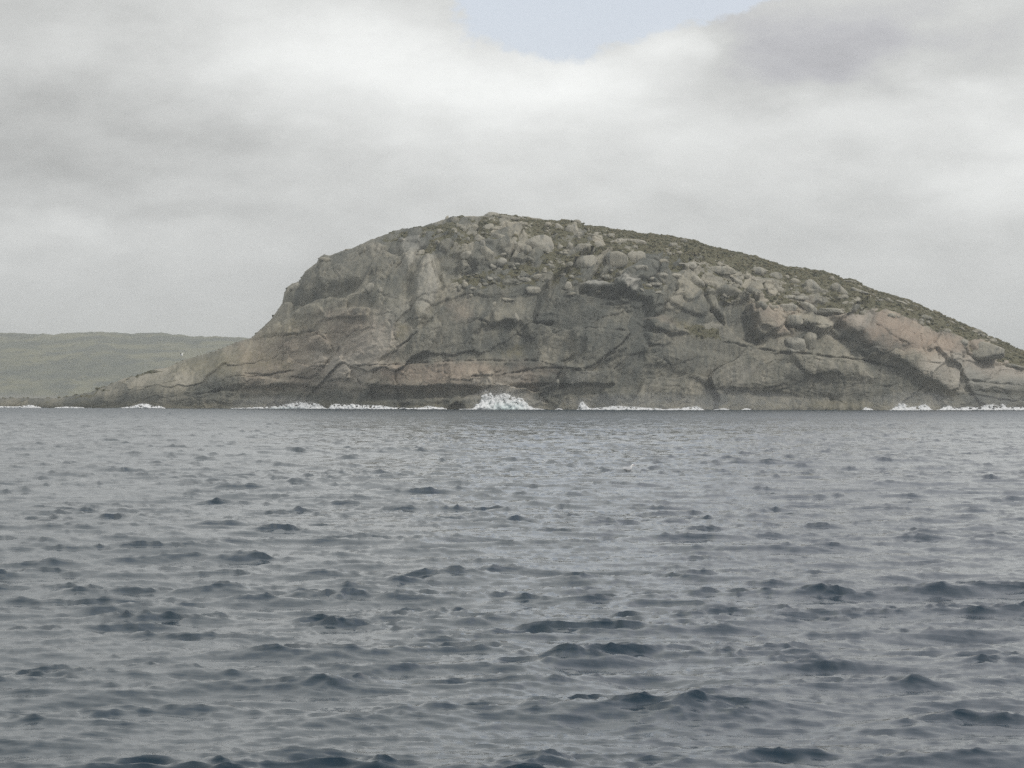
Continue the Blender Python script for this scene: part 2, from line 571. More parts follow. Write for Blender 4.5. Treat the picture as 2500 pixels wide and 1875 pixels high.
# outcrops standing out of the scrub on the upper slope
upz = (1 - sst(PY - sky_y(PX), np.interp(PX, [800, 1050, 1200, 1900, 2200], [50, 100, 170, 130, 30]), np.interp(PX, [800, 1050, 1200, 1900, 2200], [90, 150, 220, 180, 60]))) * sst(PX, 860, 980)
outc = np.zeros_like(PX)
for scx, scy, hh, thr, sd_ in ((74, 50, 1.8, 0.74, 131), (40, 28, 1.2, 0.80, 137), (20, 14, 0.7, 0.84, 139)):
    f1, f2, cid, ox, oy = worley((PX + wxn * 0.7 + 0.25 * PY) / scx, (PY + wyn * 0.7) / scy, sd_)
    keep = sst(cid + 0.45 * fbm(PX / 80, PY / 50, 2, sd_), thr, thr + 0.06)
    keep = keep * (1 - 0.9 * sst(PX, 1430, 1600) * (1 - sst(PY - sky_y(PX), 35, 60)))
    shape = sst(f2 - f1, 0.03, 0.11)
    ca = cid * 40
    R += upz * keep * shape * hh * (1 + 1.5 * (np.cos(ca) * ox + np.sin(ca) * oy - 0.3 * oy))
    outc = np.maximum(outc, upz * keep * shape)
    tone += outc * 0.10 * (cid - 0.3)
# vertical flutes on the steep faces
fl = fbm((PX + 0.35 * PY) / 11, PY / 120, 4, 70)
R += 0.55 * fl * cliff + 0.5 * fbm((PX + 0.4 * PY) / 34, PY / 150, 3, 72) * cliff
rg = np.abs(fbm((PX + 0.42 * PY + wxn * 0.8) / 62, PY / 150, 4, 101))
R += (0.9 * np.clip(1 - 3.2 * rg, 0, 1) ** 1.5 - 0.3) * cliff
rg2 = np.abs(fbm((PX - 0.25 * PY + wyn) / 38, (PY + wxn) / 46, 4, 105))
R -= 0.9 * np.clip(1 - 9 * rg2, 0, 1) * (0.15 + 0.85 * brk)
R += 0.26 * fbm(PX / 9, PY / 8, 4, 80, 0.6)
# diagonal folds on the left flank
lf = 1 - sst(PX, 780, 1050)
R += 1.3 * fbm((PX * 0.45 + PY) / 26, (PX - PY * 0.45) / 170, 3, 90) * lf
# benches near the water
R += 0.7 * fbm(PX / 70, (PY + wyn) / 12, 4, 95) * sst(PY, 900, 960)

pink = np.zeros_like(PX)
pale = np.zeros_like(PX)
stain_shade = np.zeros_like(PX)  # dark rock and algae, together with shade painted into the colour
ochre = np.zeros_like(PX)
veg = np.zeros_like(PX)
bare = np.zeros_like(PX)

def poly_sd(poly, warp=6.0, pad=60, seed=3):
    """signed distance in photo steps, positive inside, over a window of the island's face"""
    P = np.array(poly, float)
    x0, y0 = P.min(0) - pad
    x1, y1 = P.max(0) + pad
    win = np.where((PX > x0) & (PX < x1) & (PY > y0) & (PY < y1) & (PH < 1.66))
    qx = PX[win] + warp * fbm(PX[win] / 28, PY[win] / 28, 3, seed)
    qy = PY[win] + warp * fbm(PX[win] / 28 + 31, PY[win] / 28, 3, seed + 1)
    d = np.full(qx.shape, 1e9)
    inside = np.zeros(qx.shape, bool)
    n_ = len(P)
    for i in range(n_):
        a, c_ = P[i], P[(i + 1) % n_]
        e = c_ - a
        tt_ = np.clip(((qx - a[0]) * e[0] + (qy - a[1]) * e[1]) / (e @ e + 1e-9), 0, 1)
        d = np.minimum(d, np.hypot(qx - a[0] - tt_ * e[0], qy - a[1] - tt_ * e[1]))
        cr = ((a[1] > qy) != (c_[1] > qy)) & (qx < (c_[0] - a[0]) * (qy - a[1]) / (c_[1] - a[1] + 1e-12) + a[0])
        inside ^= cr
    return win, np.where(inside, d, -d)

def raise_poly(reg, pts, h, soft=5.0, round_=0.0, warp=5.0):
    win, sd_ = poly_sd(Z(reg, pts), warp)
    R[win] += h * sst(sd_, -soft, soft) + round_ * np.sqrt(np.clip(sd_ / 40, 0, 1))
    bare[win] = np.maximum(bare[win], sst(sd_, -2, 3) * (h > 0))

def paint(field, reg, pts, amt, soft=18.0, warp=14.0):
    win, sd_ = poly_sd(Z(reg, pts), warp, 90, 13)
    field[win] = np.maximum(field[win], amt * sst(sd_, -soft, soft))

def crack(reg, pts, depth, wd=2.2, lip=0.0, warp=3.0):
    P = np.array(Z(reg, pts), float)
    x0, y0 = P.min(0) - 25
    x1, y1 = P.max(0) + 25
    win = np.where((PX > x0) & (PX < x1) & (PY > y0) & (PY < y1) & (PH < 1.6))
    qx = PX[win] + warp * fbm(PX[win] / 18, PY[win] / 18, 3, 21)
    qy = PY[win] + warp * fbm(PX[win] / 18 + 9, PY[win] / 18, 3, 22)
    d = np.full(qx.shape, 1e9)
    sg = np.zeros(qx.shape)
    for i in range(len(P) - 1):
        a, c_ = P[i], P[i + 1]
        e = c_ - a
        tt_ = np.clip(((qx - a[0]) * e[0] + (qy - a[1]) * e[1]) / (e @ e + 1e-9), 0, 1)
        dd = np.hypot(qx - a[0] - tt_ * e[0], qy - a[1] - tt_ * e[1])
        s_ = np.sign((qx - a[0]) * e[1] - (qy - a[1]) * e[0]) 
        sg = np.where(dd < d, s_, sg)
        d = np.minimum(d, dd)
    vary = np.clip(0.55 + 1.3 * fbm(PX[win] / 30 + 7, PY[win] / 30, 3, 25), 0.05, 1.25)
    R[win] -= depth * vary * np.exp(-(d / (wd * 0.62)) ** 2)
    if lip:     # the side above the crack stands proud of the one below
        R[win] += lip * np.exp(-np.clip(d, 0, None) / 14) * (sg > 0)

# --- traced slabs, ledges, recesses -------------------------------------------------
PINK_SLAB = [(860, 600), (1000, 620), (1180, 700), (1330, 760), (1520, 820), (1650, 870), (1700, 930), (1660, 1000), (1640, 1130), (1620, 1290), (1540, 1310),
             (1230, 1150), (1100, 1040), (900, 970), (760, 870), (720, 790), (820, 720)]
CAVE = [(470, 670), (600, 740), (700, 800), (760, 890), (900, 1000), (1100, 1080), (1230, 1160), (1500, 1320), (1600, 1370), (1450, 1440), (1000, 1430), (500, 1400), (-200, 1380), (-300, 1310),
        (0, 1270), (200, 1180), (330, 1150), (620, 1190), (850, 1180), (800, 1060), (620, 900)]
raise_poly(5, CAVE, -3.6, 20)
raise_poly(5, PINK_SLAB, 3.2, 5, 1.5)
raise_poly(5, [(450, 650), (860, 610), (830, 720), (740, 800), (600, 720)], 2.2, 5, 1.0)
raise_poly(5, [(1690, 900), (1860, 860), (1960, 900), (2010, 1000), (1930, 1060), (1780, 1020)], 3.5, 7, 3.0)
raise_poly(5, [(1640, 1150), (1900, 1090), (2212, 1130), (2400, 1200), (2300, 1330), (1800, 1300), (1660, 1250)], 1.5, 8, 1.0)
raise_poly(5, [(1500, 1400), (1800, 1330), (2300, 1400), (2400, 1470), (1500, 1480)], 2.5, 8, 1.5)
raise_poly(5, [(120, 980), (320, 975), (560, 1050), (570, 1140), (300, 1160), (190, 1110)], 2.2, 5, 1.0)
raise_poly(5, [(340, 780), (440, 740), (620, 800), (750, 1000), (560, 990), (390, 960)], -2.0, 6)
raise_poly(5, [(700, 890), (890, 940), (900, 1000), (780, 980)], 2.0, 5, 0.8)
raise_poly(4, [(800, 585), (890, 590), (970, 660), (1020, 700), (1050, 830), (1000, 870), (870, 840), (715, 760), (740, 640)], 2.2, 5, 1.5)
raise_poly(4, [(1040, 650), (1090, 680), (1140, 780), (1200, 880), (1150, 880), (1060, 790), (1030, 700)], 2.5, 6, 1.5)
raise_poly(4, [(1100, 700), (1200, 715), (1310, 740), (1370, 780), (1340, 850), (1400, 960), (1500, 1060), (1440, 1090), (1270, 1020), (1200, 900), (1130, 780)], -4.5, 9)
raise_poly(4, [(1360, 790), (1500, 800), (1600, 900), (1700, 1000), (1580, 1020), (1450, 940)], 3.0, 5, 1.0)
raise_poly(4, [(1060, 620), (1180, 640), (1290, 690), (1380, 760), (1300, 730), (1120, 700)], 2.5, 4, 1.0)
raise_poly(4, [(60, 630), (280, 640), (440, 680), (600, 720), (610, 850), (520, 880), (400, 800), (200, 790), (60, 700)], -4.5, 6)
raise_poly(4, [(320, 570), (400, 555), (525, 590), (490, 690), (400, 660), (330, 620)], 3.0, 4, 0.8)
raise_poly(4, [(60, 600), (160, 570), (320, 610), (300, 640), (100, 630)], 2.5, 5, 0.8)
raise_poly(4, [(600, 700), (715, 700), (700, 820), (640, 850), (610, 780)], 2.0, 4, 0.6)
raise_poly(4, [(560, 890), (640, 870), (760, 930), (900, 1000), (760, 1010), (600, 960)], 3.4, 5, 1.5)
raise_poly(4, [(560, 1000), (700, 1000), (760, 1060), (700, 1110), (600, 1090)], 2.4, 5, 1.0)
raise_poly(4, [(550, 1100), (900, 1120), (1300, 1200), (1380, 1440), (1100, 1440), (900, 1330), (700, 1250), (560, 1250)], 1.6, 8, 1.0)
raise_poly(4, [(1080, 1440), (1400, 1460), (1755, 1480), (2100, 1500), (2100, 1540), (1700, 1540), (1300, 1510)], -2.0, 12)
raise_poly(4, [(0, 960), (200, 950), (420, 1000), (420, 1120), (300, 1200), (100, 1290), (0, 1290)], 2.0, 8, 1.5)
raise_poly(3, [(-300, 1250), (60, 1235), (360, 1215), (1000, 1215), (1200, 1240), (1400, 1290), (1600, 1290), (1600, 1400), (1000, 1400), (560, 1420), (300, 1400), (0, 1420), (-350, 1400)], 2.8, 4, 0.6)
raise_poly(3, [(600, 1320), (960, 1310), (1130, 1330), (1150, 1420), (960, 1440), (700, 1470), (560, 1440)], 1.6, 4, 0.4)
raise_poly(3, [(1150, 1315), (1190, 1310), (1200, 1440), (1160, 1430)], -2.5, 3)
raise_poly(3, [(-300, 1420), (0, 1440), (260, 1420), (560, 1440), (560, 1500), (-300, 1510)], -2.5, 6)
raise_poly(3, [(640, 820), (780, 815), (860, 900), (840, 920), (740, 900), (640, 940)], 2.2, 4, 1.0)
raise_poly(3, [(1010, 820), (1135, 825), (1140, 900), (980, 905)], 1.8, 4, 0.8)
raise_poly(3, [(600, 940), (860, 930), (960, 1050), (940, 1130), (740, 1190), (560, 1130), (500, 1000)], -2.6, 9)
raise_poly(3, [(100, 440), (180, 430), (230, 640), (215, 690), (120, 850), (60, 960), (20, 820), (50, 600)], 3.0, 6, 2.0)
raise_poly(3, [(240, 540), (290, 520), (280, 640), (235, 670)], 2.0, 4, 1.0)
raise_poly(3, [(0, 1000), (200, 900), (240, 930), (160, 1180), (0, 1190)], 2.0, 6, 1.5)
raise_poly(3, [(200, 430), (330, 400), (430, 420), (520, 510), (480, 560), (300, 600), (230, 640)], -2.2, 8)
raise_poly(3, [(330, 400), (505, 330), (645, 335), (640, 400), (520, 520), (430, 430)], 2.4, 5, 1.5)
raise_poly(2, [(1190, 260), (1390, 300), (1330, 370), (1300, 480), (1240, 540), (1200, 400), (1190, 300)], 2.6, 5, 1.5)
raise_poly(2, [(1240, 560), (1310, 540), (1280, 700), (1240, 760), (1220, 650)], -2.5, 7)
raise_poly(2, [(430, 560), (560, 420), (700, 390), (960, 290), (1100, 330), (1060, 500), (880, 600), (640, 700), (400, 760), (310, 700)], 2.0, 8, 2.5)
raise_poly(2, [(260, 880), (400, 740), (620, 650), (820, 600), (900, 610), (860, 670), (560, 740), (420, 800), (270, 940)], -4.0, 8)
raise_poly(2, [(350, 860), (430, 800), (560, 790), (600, 840), (540, 880), (420, 890)], 2.0, 6, 1.0)
raise_poly(2, [(740, 850), (880, 800), (970, 800), (940, 880), (800, 900), (680, 890)], 2.0, 5, 1.0)
raise_poly(2, [(860, 720), (960, 720), (1010, 800), (920, 800), (720, 800)], -2.5, 7)
raise_poly(2, [(480, 1090), (560, 1010), (620, 1030), (670, 1100), (640, 1140), (520, 1120)], 2.2, 6, 1.2)
raise_poly(2, [(390, 1340), (400, 1200), (560, 1130), (640, 1200), (560, 1330), (480, 1360)], 1.8, 7, 1.0)
raise_poly(2, [(600, 1340), (700, 1180), (740, 1180), (820, 1290), (810, 1360), (640, 1370)], 2.4, 6, 1.2)
raise_poly(2, [(-100, 1330), (100, 1340), (250, 1370), (500, 1370), (500, 1400), (100, 1420), (-100, 1400)], 1.6, 6, 0.8)
raise_poly(2, [(-300, 1420), (350, 1420), (800, 1430), (1100, 1480), (1600, 1440), (1600, 1500), (900, 1530), (-300, 1500)], -1.8, 6)

for reg, pts, d_, w_, l_ in [
    (3, [(-400, 1250), (-150, 1245), (60, 1225), (360, 1213), (700, 1213), (990, 1212), (1100, 1240)], 3.5, 2.2, 1.2),
    (3, [(480, 1335), (700, 1325), (850, 1300), (1000, 1270), (1180, 1270), (1300, 1295), (1420, 1290), (1500, 1210), (1590, 1150)], 3.0, 2.2, 0.8),
    (3, [(560, 900), (640, 945), (740, 910), (820, 935), (850, 1000), (930, 1030)], 2.5, 2.5, 0.6),
    (3, [(940, 905), (1010, 905), (1110, 912)], 2.5, 2.2, 0.8),
    (4, [(90, 950), (220, 950), (300, 968), (400, 965)], 2.5, 2.2, 0.8),
    (4, [(0, 1290), (120, 1270), (260, 1170), (380, 1080), (440, 1000)], 2.6, 3.0, 0.8),
    (4, [(720, 700), (700, 840), (560, 890)], 3.0, 3.0, 0.0),
    (4, [(1010, 640), (1020, 720), (1080, 830), (1180, 930)], 4.0, 4.0, 0.0),
    (4, [(1200, 1060), (1450, 1110), (1600, 1140), (1755, 1180)], 2.5, 3.0, 0.6),
    (4, [(160, 1330), (300, 1290), (400, 1210)], 2.0, 2.6, 0.5),
    (5, [(0, 960), (250, 965), (520, 985), (780, 1010), (920, 1050), (1080, 1090)], 4.0, 3.2, 1.2),
    (5, [(820, 600), (850, 650), (820, 720), (750, 800)], 3.0, 4.0, 0.0),
    (5, [(1370, 780), (1390, 880), (1420, 1000), (1420, 1050)], 2.2, 2.2, 0.0),
    (5, [(1450, 790), (1490, 920), (1530, 1050)], 2.0, 2.2, 0.0),
    (5, [(1410, 780), (1440, 850), (1470, 960)], 1.8, 2.0, 0.0),
    (5, [(1500, 800), (1530, 880), (1550, 960)], 1.8, 2.0, 0.0),
    (5, [(1260, 830), (1280, 940), (1320, 1010)], 1.6, 2.0, 0.0),
    (5, [(1280, 1060), (1420, 1080), (1560, 1100)], 2.0, 2.2, 0.4),
    (5, [(1510, 1080), (1530, 1200), (1520, 1270)], 1.8, 2.0, 0.0),
    (5, [(1640, 1010), (1650, 1110), (1620, 1290)], 3.5, 4.0, 0.0),
    (5, [(1640, 960), (1780, 1030), (1930, 1070), (2060, 1060)], 3.5, 3.5, 0.8),
    (5, [(870, 740), (980, 820), (1150, 920)], 1.6, 2.2, 0.4),
    (5, [(1640, 1210), (1900, 1240), (2150, 1260)], 2.4, 4.0, 0.5),
    (5, [(1650, 1330), (1850, 1360), (2100, 1400), (2212, 1390)], 3.0, 4.0, 0.5),
    (5, [(310, 620), (500, 640), (580, 640)], 3.0, 3.5, 0.4),
    (5, [(0, 700), (180, 720), (400, 720)], 2.5, 3.0, 0.4),
    (5, [(100, 600), (220, 620), (330, 600)], 2.5, 3.0, 0.4),
    (2, [(0, 1060), (200, 1030), (400, 1010), (520, 980), (600, 1030), (660, 1090), (680, 1110)], 2.4, 2.6, 0.5),
    (2, [(720, 1160), (800, 1270), (850, 1330), (900, 1400)], 2.2, 2.4, 0.0),
    (2, [(990, 1310), (1100, 1230), (1130, 1170), (1180, 1130)], 2.2, 2.6, 0.0),
    (2, [(1180, 1110), (1260, 1060), (1340, 980), (1420, 900), (1500, 830)], 2.6, 3.2, 0.0),
    (2, [(1120, 900), (1150, 980), (1170, 1050)], 2.0, 2.6, 0.0),
    (2, [(1430, 480), (1480, 600), (1500, 680)], 3.0, 3.6, 0.0),
    (2, [(660, 890), (760, 890), (860, 890)], 2.6, 2.4, 0.8),
    (2, [(310, 680), (380, 640), (430, 600)], 2.2, 2.6, 0.0),
    (2, [(20, 1310), (170, 1330), (370, 1290)], 2.0, 2.4, 0.5),
    (2, [(360, 1340), (500, 1360), (540, 1330)], 2.4, 3.0, 0.5),
    (2, [(730, 1110), (650, 1200), (580, 1300)], 1.6, 3.0, 0.0),
    (1, [(1430, 480), (1290, 520), (1150, 560), (900, 600)], 1.8, 2.2, 0.4),
    (1, [(2100, 520), (1950, 540), (1800, 530), (1650, 590)], 2.2, 2.6, 0.6),
    (1, [(1400, 560), (1150, 620), (900, 700)], 1.6, 2.4, 0.3),
    (1, [(2200, 640), (1950, 640), (1700, 640), (1450, 690)], 2.2, 4.0, 0.4),
]:
    crack(reg, pts, d_, w_, l_)

# --- colour zones of the rock, some with shade painted in -------------------------------------------------
paint(pink, 5, [(870, 610), (1180, 690), (1500, 830), (1640, 900), (1620, 1040), (1420, 1040), (1250, 980), (1080, 930), (850, 860), (770, 800)], 0.66, 34, 24)
paint(pink, 5, [(1250, 950), (1640, 1000), (1610, 1240), (1300, 1130)], 0.36, 34)
paint(pink, 5, [(1640, 850), (2000, 900), (2300, 1050), (2500, 1200), (1900, 1180), (1650, 1100)], 0.42)
paint(pink, 4, [(1370, 780), (1500, 760), (1650, 850), (1720, 1000), (1600, 1010), (1440, 920)], 0.40, 26)
paint(pink, 5, [(450, 660), (800, 630), (780, 760), (600, 720)], 0.55)
paint(pink, 5, [(0, 700), (80, 720), (100, 800), (0, 800)], 0.6)
paint(pink, 5, [(-150, 480), (300, 530), (150, 700), (-100, 660)], 0.3)
paint(pink, 2, [(760, 1080), (900, 1000), (1040, 950), (1060, 1080), (950, 1210), (800, 1200)], 0.5, 25)
paint(pink, 3, [(-300, 1255), (300, 1225), (640, 1225), (640, 1330), (300, 1400), (-200, 1380)], 0.55, 14)
paint(pink, 2, [(600, 900), (750, 900), (760, 1100), (690, 1130), (640, 1050)], 0.28, 25)
paint(pink, 3, [(280, 760), (440, 750), (480, 880), (380, 900)], 0.30, 20)
paint(pink, 4, [(560, 870), (700, 860), (820, 930), (720, 940)], 0.35, 8)
paint(pink, 2, [(-100, 1100), (500, 950), (700, 850), (1000, 850), (1200, 1000), (1150, 1200), (1000, 1400), (0, 1420)], 0.38, 40, 40)
paint(pink, 3, [(-200, 1250), (1000, 1250), (1150, 1300), (1000, 1460), (-200, 1440)], 0.35, 30, 30)
paint(pale, 2, [(560, 1150), (760, 1120), (1000, 950), (1150, 760), (1230, 780), (1150, 1100), (900, 1380), (600, 1380)], 0.45, 40, 30)
paint(pale, 5, [(1300, 1060), (1640, 1000), (1900, 1000), (2400, 1150), (2300, 1300), (1650, 1290), (1500, 1300), (1250, 1130)], 0.45, 18)
paint(pale, 5, [(560, 650), (850, 620), (820, 760), (700, 760)], 0.3, 12)
paint(ochre, 1, [(1300, 480), (1500, 380), (2000, 300), (2212, 400), (2100, 480), (1700, 520)], 0.5, 20)
paint(ochre, 2, [(100, 1000), (400, 880), (520, 950), (300, 1050), (0, 1100)], 0.5, 20)
paint(ochre, 2, [(1180, 930), (1260, 930), (1250, 1060), (1180, 1050)], 0.7, 10)
paint(ochre, 2, [(260, 1210), (360, 1220), (340, 1300), (270, 1290)], 0.6, 10)
paint(ochre, 3, [(700, 1130), (880, 1080), (900, 1180), (740, 1180)], 0.6, 12)
paint(ochre, 4, [(780, 900), (900, 900), (1000, 1000), (1100, 1030), (900, 1020)], 0.6, 12)
paint(pale, 4, [(330, 570), (400, 560), (520, 590), (480, 680), (420, 650)], 0.8, 5, 5)
paint(pale, 4, [(60, 600), (160, 575), (300, 610), (160, 630)], 0.7, 4, 5)
paint(pale, 5, [(60, 850), (150, 830), (240, 930), (200, 975), (120, 940)], 0.6, 5, 5)
paint(pale, 3, [(100, 430), (180, 430), (230, 650), (120, 850), (40, 800), (50, 600)], 0.35, 10)
paint(pale, 2, [(1190, 270), (1380, 300), (1280, 480), (1230, 540)], 0.4, 8)
paint(pale, 2, [(640, 1340), (720, 1180), (810, 1290), (800, 1350)], 0.35, 8)
paint(pale, 3, [(1380, 1300), (1500, 1300), (1400, 1350), (1260, 1400), (1210, 1330)], 0.45, 6)
paint(pale, 3, [(480, 1390), (560, 1340), (720, 1340), (900, 1330), (800, 1440), (740, 1440)], 0.30, 6)
# white water streaks down the wall
for xs, ya, yb_ in [(1143, 1330, 1420), (1258, 1370, 1410), (1300, 1330, 1400), (800, 1400, 1460), (700, 1400, 1450), (500, 1350, 1390)]:
    paint(pale, 3, [(xs - 5, ya), (xs + 5, ya), (xs + 4, yb_), (xs - 3, yb_)], 0.9, 1.6, 2)
for k in range(14):
    xs = 1090 + k * 22 + random.uniform(-6, 6)
    ya = 1250 + random.uniform(-10, 60)
    paint(pale, 4, [(xs - 5, ya), (xs + 6, ya), (xs + 4, ya + 150), (xs - 2, ya + 150)], random.uniform(0.2, 0.6), 2.2, 3)
# darker areas of the face, partly shade painted into the colour
paint(stain_shade, 3, [(120, 900), (500, 900), (900, 1000), (1100, 1100), (990, 1210), (60, 1210)], 0.55, 40, 30)
paint(stain_shade, 3, [(1000, 760), (1600, 640), (1600, 1150), (1300, 1280), (1050, 1180)], 0.30, 50, 30)
paint(stain_shade, 4, [(400, 760), (1000, 850), (1500, 1080), (1700, 1300), (1755, 1460), (1200, 1440), (500, 1500), (200, 1500), (300, 1200)], 0.45, 50, 40)
paint(stain_shade, 4, [(60, 630), (440, 680), (600, 720), (600, 850), (400, 800), (100, 700)], 0.7, 8)  # shade under the overhang, painted into the recess colour
paint(stain_shade, 4, [(1100, 710), (1350, 770), (1500, 1060), (1270, 1020)], 0.7, 8)  # second overhang, its shade painted the same way
paint(stain_shade, 4, [(360, 370), (440, 370), (440, 470), (380, 480)], 0.6, 6)
paint(stain_shade, 5, CAVE, 0.72, 10)  # wet algae plus the shade of the recess, painted as colour
paint(stain_shade, 5, [(-200, 1280), (1600, 1370), (1500, 1500), (-200, 1500)], 0.45, 20)
paint(stain_shade, 2, [(560, 430), (900, 300), (1250, 200), (1400, 190), (1390, 290), (1190, 320), (1150, 560), (700, 640)], 0.5, 40, 30)  # grey shading of the left shoulder, painted into the rock colour
paint(stain_shade, 2, [(400, 560), (560, 420), (960, 330), (1150, 400), (1200, 560), (860, 600), (450, 760)], 0.45, 40, 30)  # lower part of the painted shoulder shading
paint(stain_shade, 3, [(960, 1290), (1120, 1330), (1130, 1420), (1250, 1500), (1000, 1480)], 0.7, 12)
paint(stain_shade, 3, [(900, 780), (1300, 700), (1800, 640), (1900, 1000), (1700, 1400), (1200, 1500), (1000, 1250), (880, 1000)], 0.34, 60, 40)
paint(stain_shade, 4, [(600, 700), (1000, 850), (1400, 1000), (1650, 1200), (1755, 1440), (800, 1440), (500, 1200)], 0.55, 60, 40)
# black tide band, then browner wet rock beneath it
edge = 964 + 16 * fbm(PX / 60, PX * 0 + 3.3, 3, 33)
tide = sst(PY, edge - 14, edge) * (1 - sst(PY, edge + 20, edge + 32)) * np.clip((1000 - sky_y(PX)) / 120, 0.25, 1)
stain_shade = np.maximum(stain_shade, np.clip(0.50 + 0.7 * fbm(PX / 45, PY / 25, 3, 35), 0, 0.8) * tide)
ochre = np.maximum(ochre, 0.35 * sst(PY, edge + 14, edge + 26))

# --- vegetation ----------------------------------------------------------------------
S_ = sky_y(PX)
below = PY - S_
vn = fbm(PX / 26, PY / 15, 4, 50)
vband = np.interp(PX, [200, 900, 1050, 1180, 1500, 1800, 2100, 2500, 3000], [6, 22, 60, 165, 170, 165, 95, 62, 40])
veg = 0.66 * (1 - sst(below, vband * 0.55, vband * 1.1)) + 0.62 * vn
veg += 0.5 * (1 - sst(below, 10, 45)) * sst(PX, 1250, 1400)
veg *= sst(PX + 1.1 * (S_ + 60 - PY) + 60 * vn, 860, 1120) * 0.8 + 0.2
paint(veg, 4, [(860, 960), (960, 930), (1120, 980), (1180, 1040), (1000, 1030)], 0.9, 8)
paint(veg, 3, [(60, 430), (130, 210), (260, 190), (200, 400), (100, 480)], 0.62, 12)
paint(veg, 3, [(300, 560), (700, 500), (900, 420), (1270, 480), (1300, 600), (900, 640), (560, 680), (330, 640)], 0.75, 25)
paint(veg, 4, [(600, 520), (1000, 600), (1400, 720), (1700, 760), (1750, 640), (1300, 640), (1200, 560), (700, 480)], 0.68, 16)
paint(veg, 5, [(300, 520), (560, 500), (640, 620), (560, 650), (340, 570)], 0.8, 10)
paint(veg, 3, [(230, 740), (330, 730), (300, 1000), (240, 900)], 0.42, 16)
paint(veg, 1, [(860, 590), (1180, 480), (1280, 500), (1000, 560)], 0.7, 4)
paint(veg, 1, [(0, 765), (330, 735), (560, 690), (820, 620), (900, 620), (620, 700), (300, 750), (0, 775)], 0.6, 4)
veg = veg - 0.70 * outc
veg = veg - 0.8 * bare * (1 - sst(veg, 0.75, 0.9))
veg = np.where(PH > math.pi / 2, np.maximum(veg, 0.55), veg)
veg = np.clip(veg, 0, 1)

# fade relief towards the skyline so the outline stays where it is
top = 1 - 0.75 * sst(tt, 0.93, 1.0)
R = R - 0.6
Rr_ = np.where(isf, R * top, R * 0.25)
Rr_ = Rr_ * np.clip((1000 - sky_y(PX)) / 230, 0.10, 1.0)
# outward direction from the profile
eps = 1e-3
ny = -np.clip(np.cos(PH * 0.86), 0.05, 1)
nz = np.clip(np.sin(PH * 0.86), 0, 1) ** 1.5
ln = np.hypot(ny, nz)
XV = (PX - 1250) / F * Yb
YV = Yb + Rr_ * ny / ln
ZV = Zb + Rr_ * nz / ln * 0.9 + 0.25 * fbm(PX / 7, PY / 7, 2, 99) * (tt > 0.9)
XV = XV + (Rr_ * 0.12)
IV = np.stack([XV, YV, ZV], -1)
island = mesh_obj('island', IV.reshape(-1, 3), grid_faces(len(phi), len(cols)), M_island)
island['kind'] = 'structure'
island['label'] = 'steep domed granite island rising from the sea'
for nm, arr in (('pink', pink), ('pale', pale), ('stain_shade', stain_shade), ('ochre', ochre), ('veg', veg), ('tone', np.clip(0.52 + tone * 0.95 + 0.45 * fbm(PX / 55 + PY / 140, PY / 80, 4, 64) + 0.30 * fbm((PX + 0.4 * PY) / 19, PY / 95, 4, 66) * cliff, 0, 1))):
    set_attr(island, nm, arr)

# projected rows, to find the point of the face seen at a given place
PPY = hor(PX) - (ZV - CAM_H) / YV * F

def surf(px, py):
    ci = int(np.argmin(np.abs(cols - px)))
    colv = PPY[:NF, ci]
    ri = int(np.argmin(np.abs(colv - py)))
    return IV[ri, ci], ri, ci

# ------------------------------------------------------------------ boulders
def ico(sub):
    import bmesh
    bm = bmesh.new()
    bmesh.ops.create_icosphere(bm, subdivisions=sub, radius=1.0)
    v = np.array([q.co[:] for q in bm.verts])
    f = np.array([[q.index for q in fc.verts] for fc in bm.faces])
    bm.free()
    return v, f

ICO = {k: ico(k) for k in (1, 2, 3, 4)}

def noise3(v, sc, seed):
    return (pnoise(v[:, 0] * sc + seed, v[:, 1] * sc, seed) + pnoise(v[:, 1] * sc + 5, v[:, 2] * sc + seed, seed + 1) + pnoise(v[:, 2] * sc, v[:, 0] * sc + 9, seed + 2)) / 2

def boulder_shape(rx, ry, rz, rot, seed, sub, boxy):
    r = np.random.default_rng(seed)
    v, f = ICO[sub]
    # rounded box between a ball and a block, then a few flat breaks
    e = 4.5 if boxy else 2.5
    aa = r.normal(size=3) * (0.12 if boxy else 0.4)
    Rm = np.array(Matrix.Rotation(aa[0], 3, 'X') @ Matrix.Rotation(aa[1], 3, 'Y') @ Matrix.Rotation(aa[2], 3, 'Z'))
    vr = v @ Rm
    rad = (np.abs(vr) ** e).sum(1) ** (-1 / e)
    k = 0.015
    for q_ in range(9 if boxy else 12):
        n_ = r.normal(size=3)
        n_ /= np.linalg.norm(n_)
        d = v @ n_
        lim = r.uniform(0.62, 1.0) if boxy else r.uniform(0.58, 0.92)
        rk = np.where(d > 0.05, lim / np.maximum(d, 0.05), 9)
        h = np.clip(0.5 + 0.5 * (rk - rad) / k, 0, 1)
        rad = rk * (1 - h) + rad * h - k * h * (1 - h)
    rad = rad * (1.02 if boxy else 1.12) * (1 + 0.07 * noise3(v, 1.5, seed % 50) + 0.05 * noise3(v, 4, seed % 40 + 3))
    q = v * rad[:, None] * np.array([rx, ry, rz])
    c, s = math.cos(rot), math.sin(rot)
    x = q[:, 0] * c + q[:, 2] * s
    z = -q[:, 0] * s + q[:, 2] * c
    return np.stack([x, q[:, 1], z], -1), f

G_TOP = 'granite boulders lying on the upper slopes of the island'
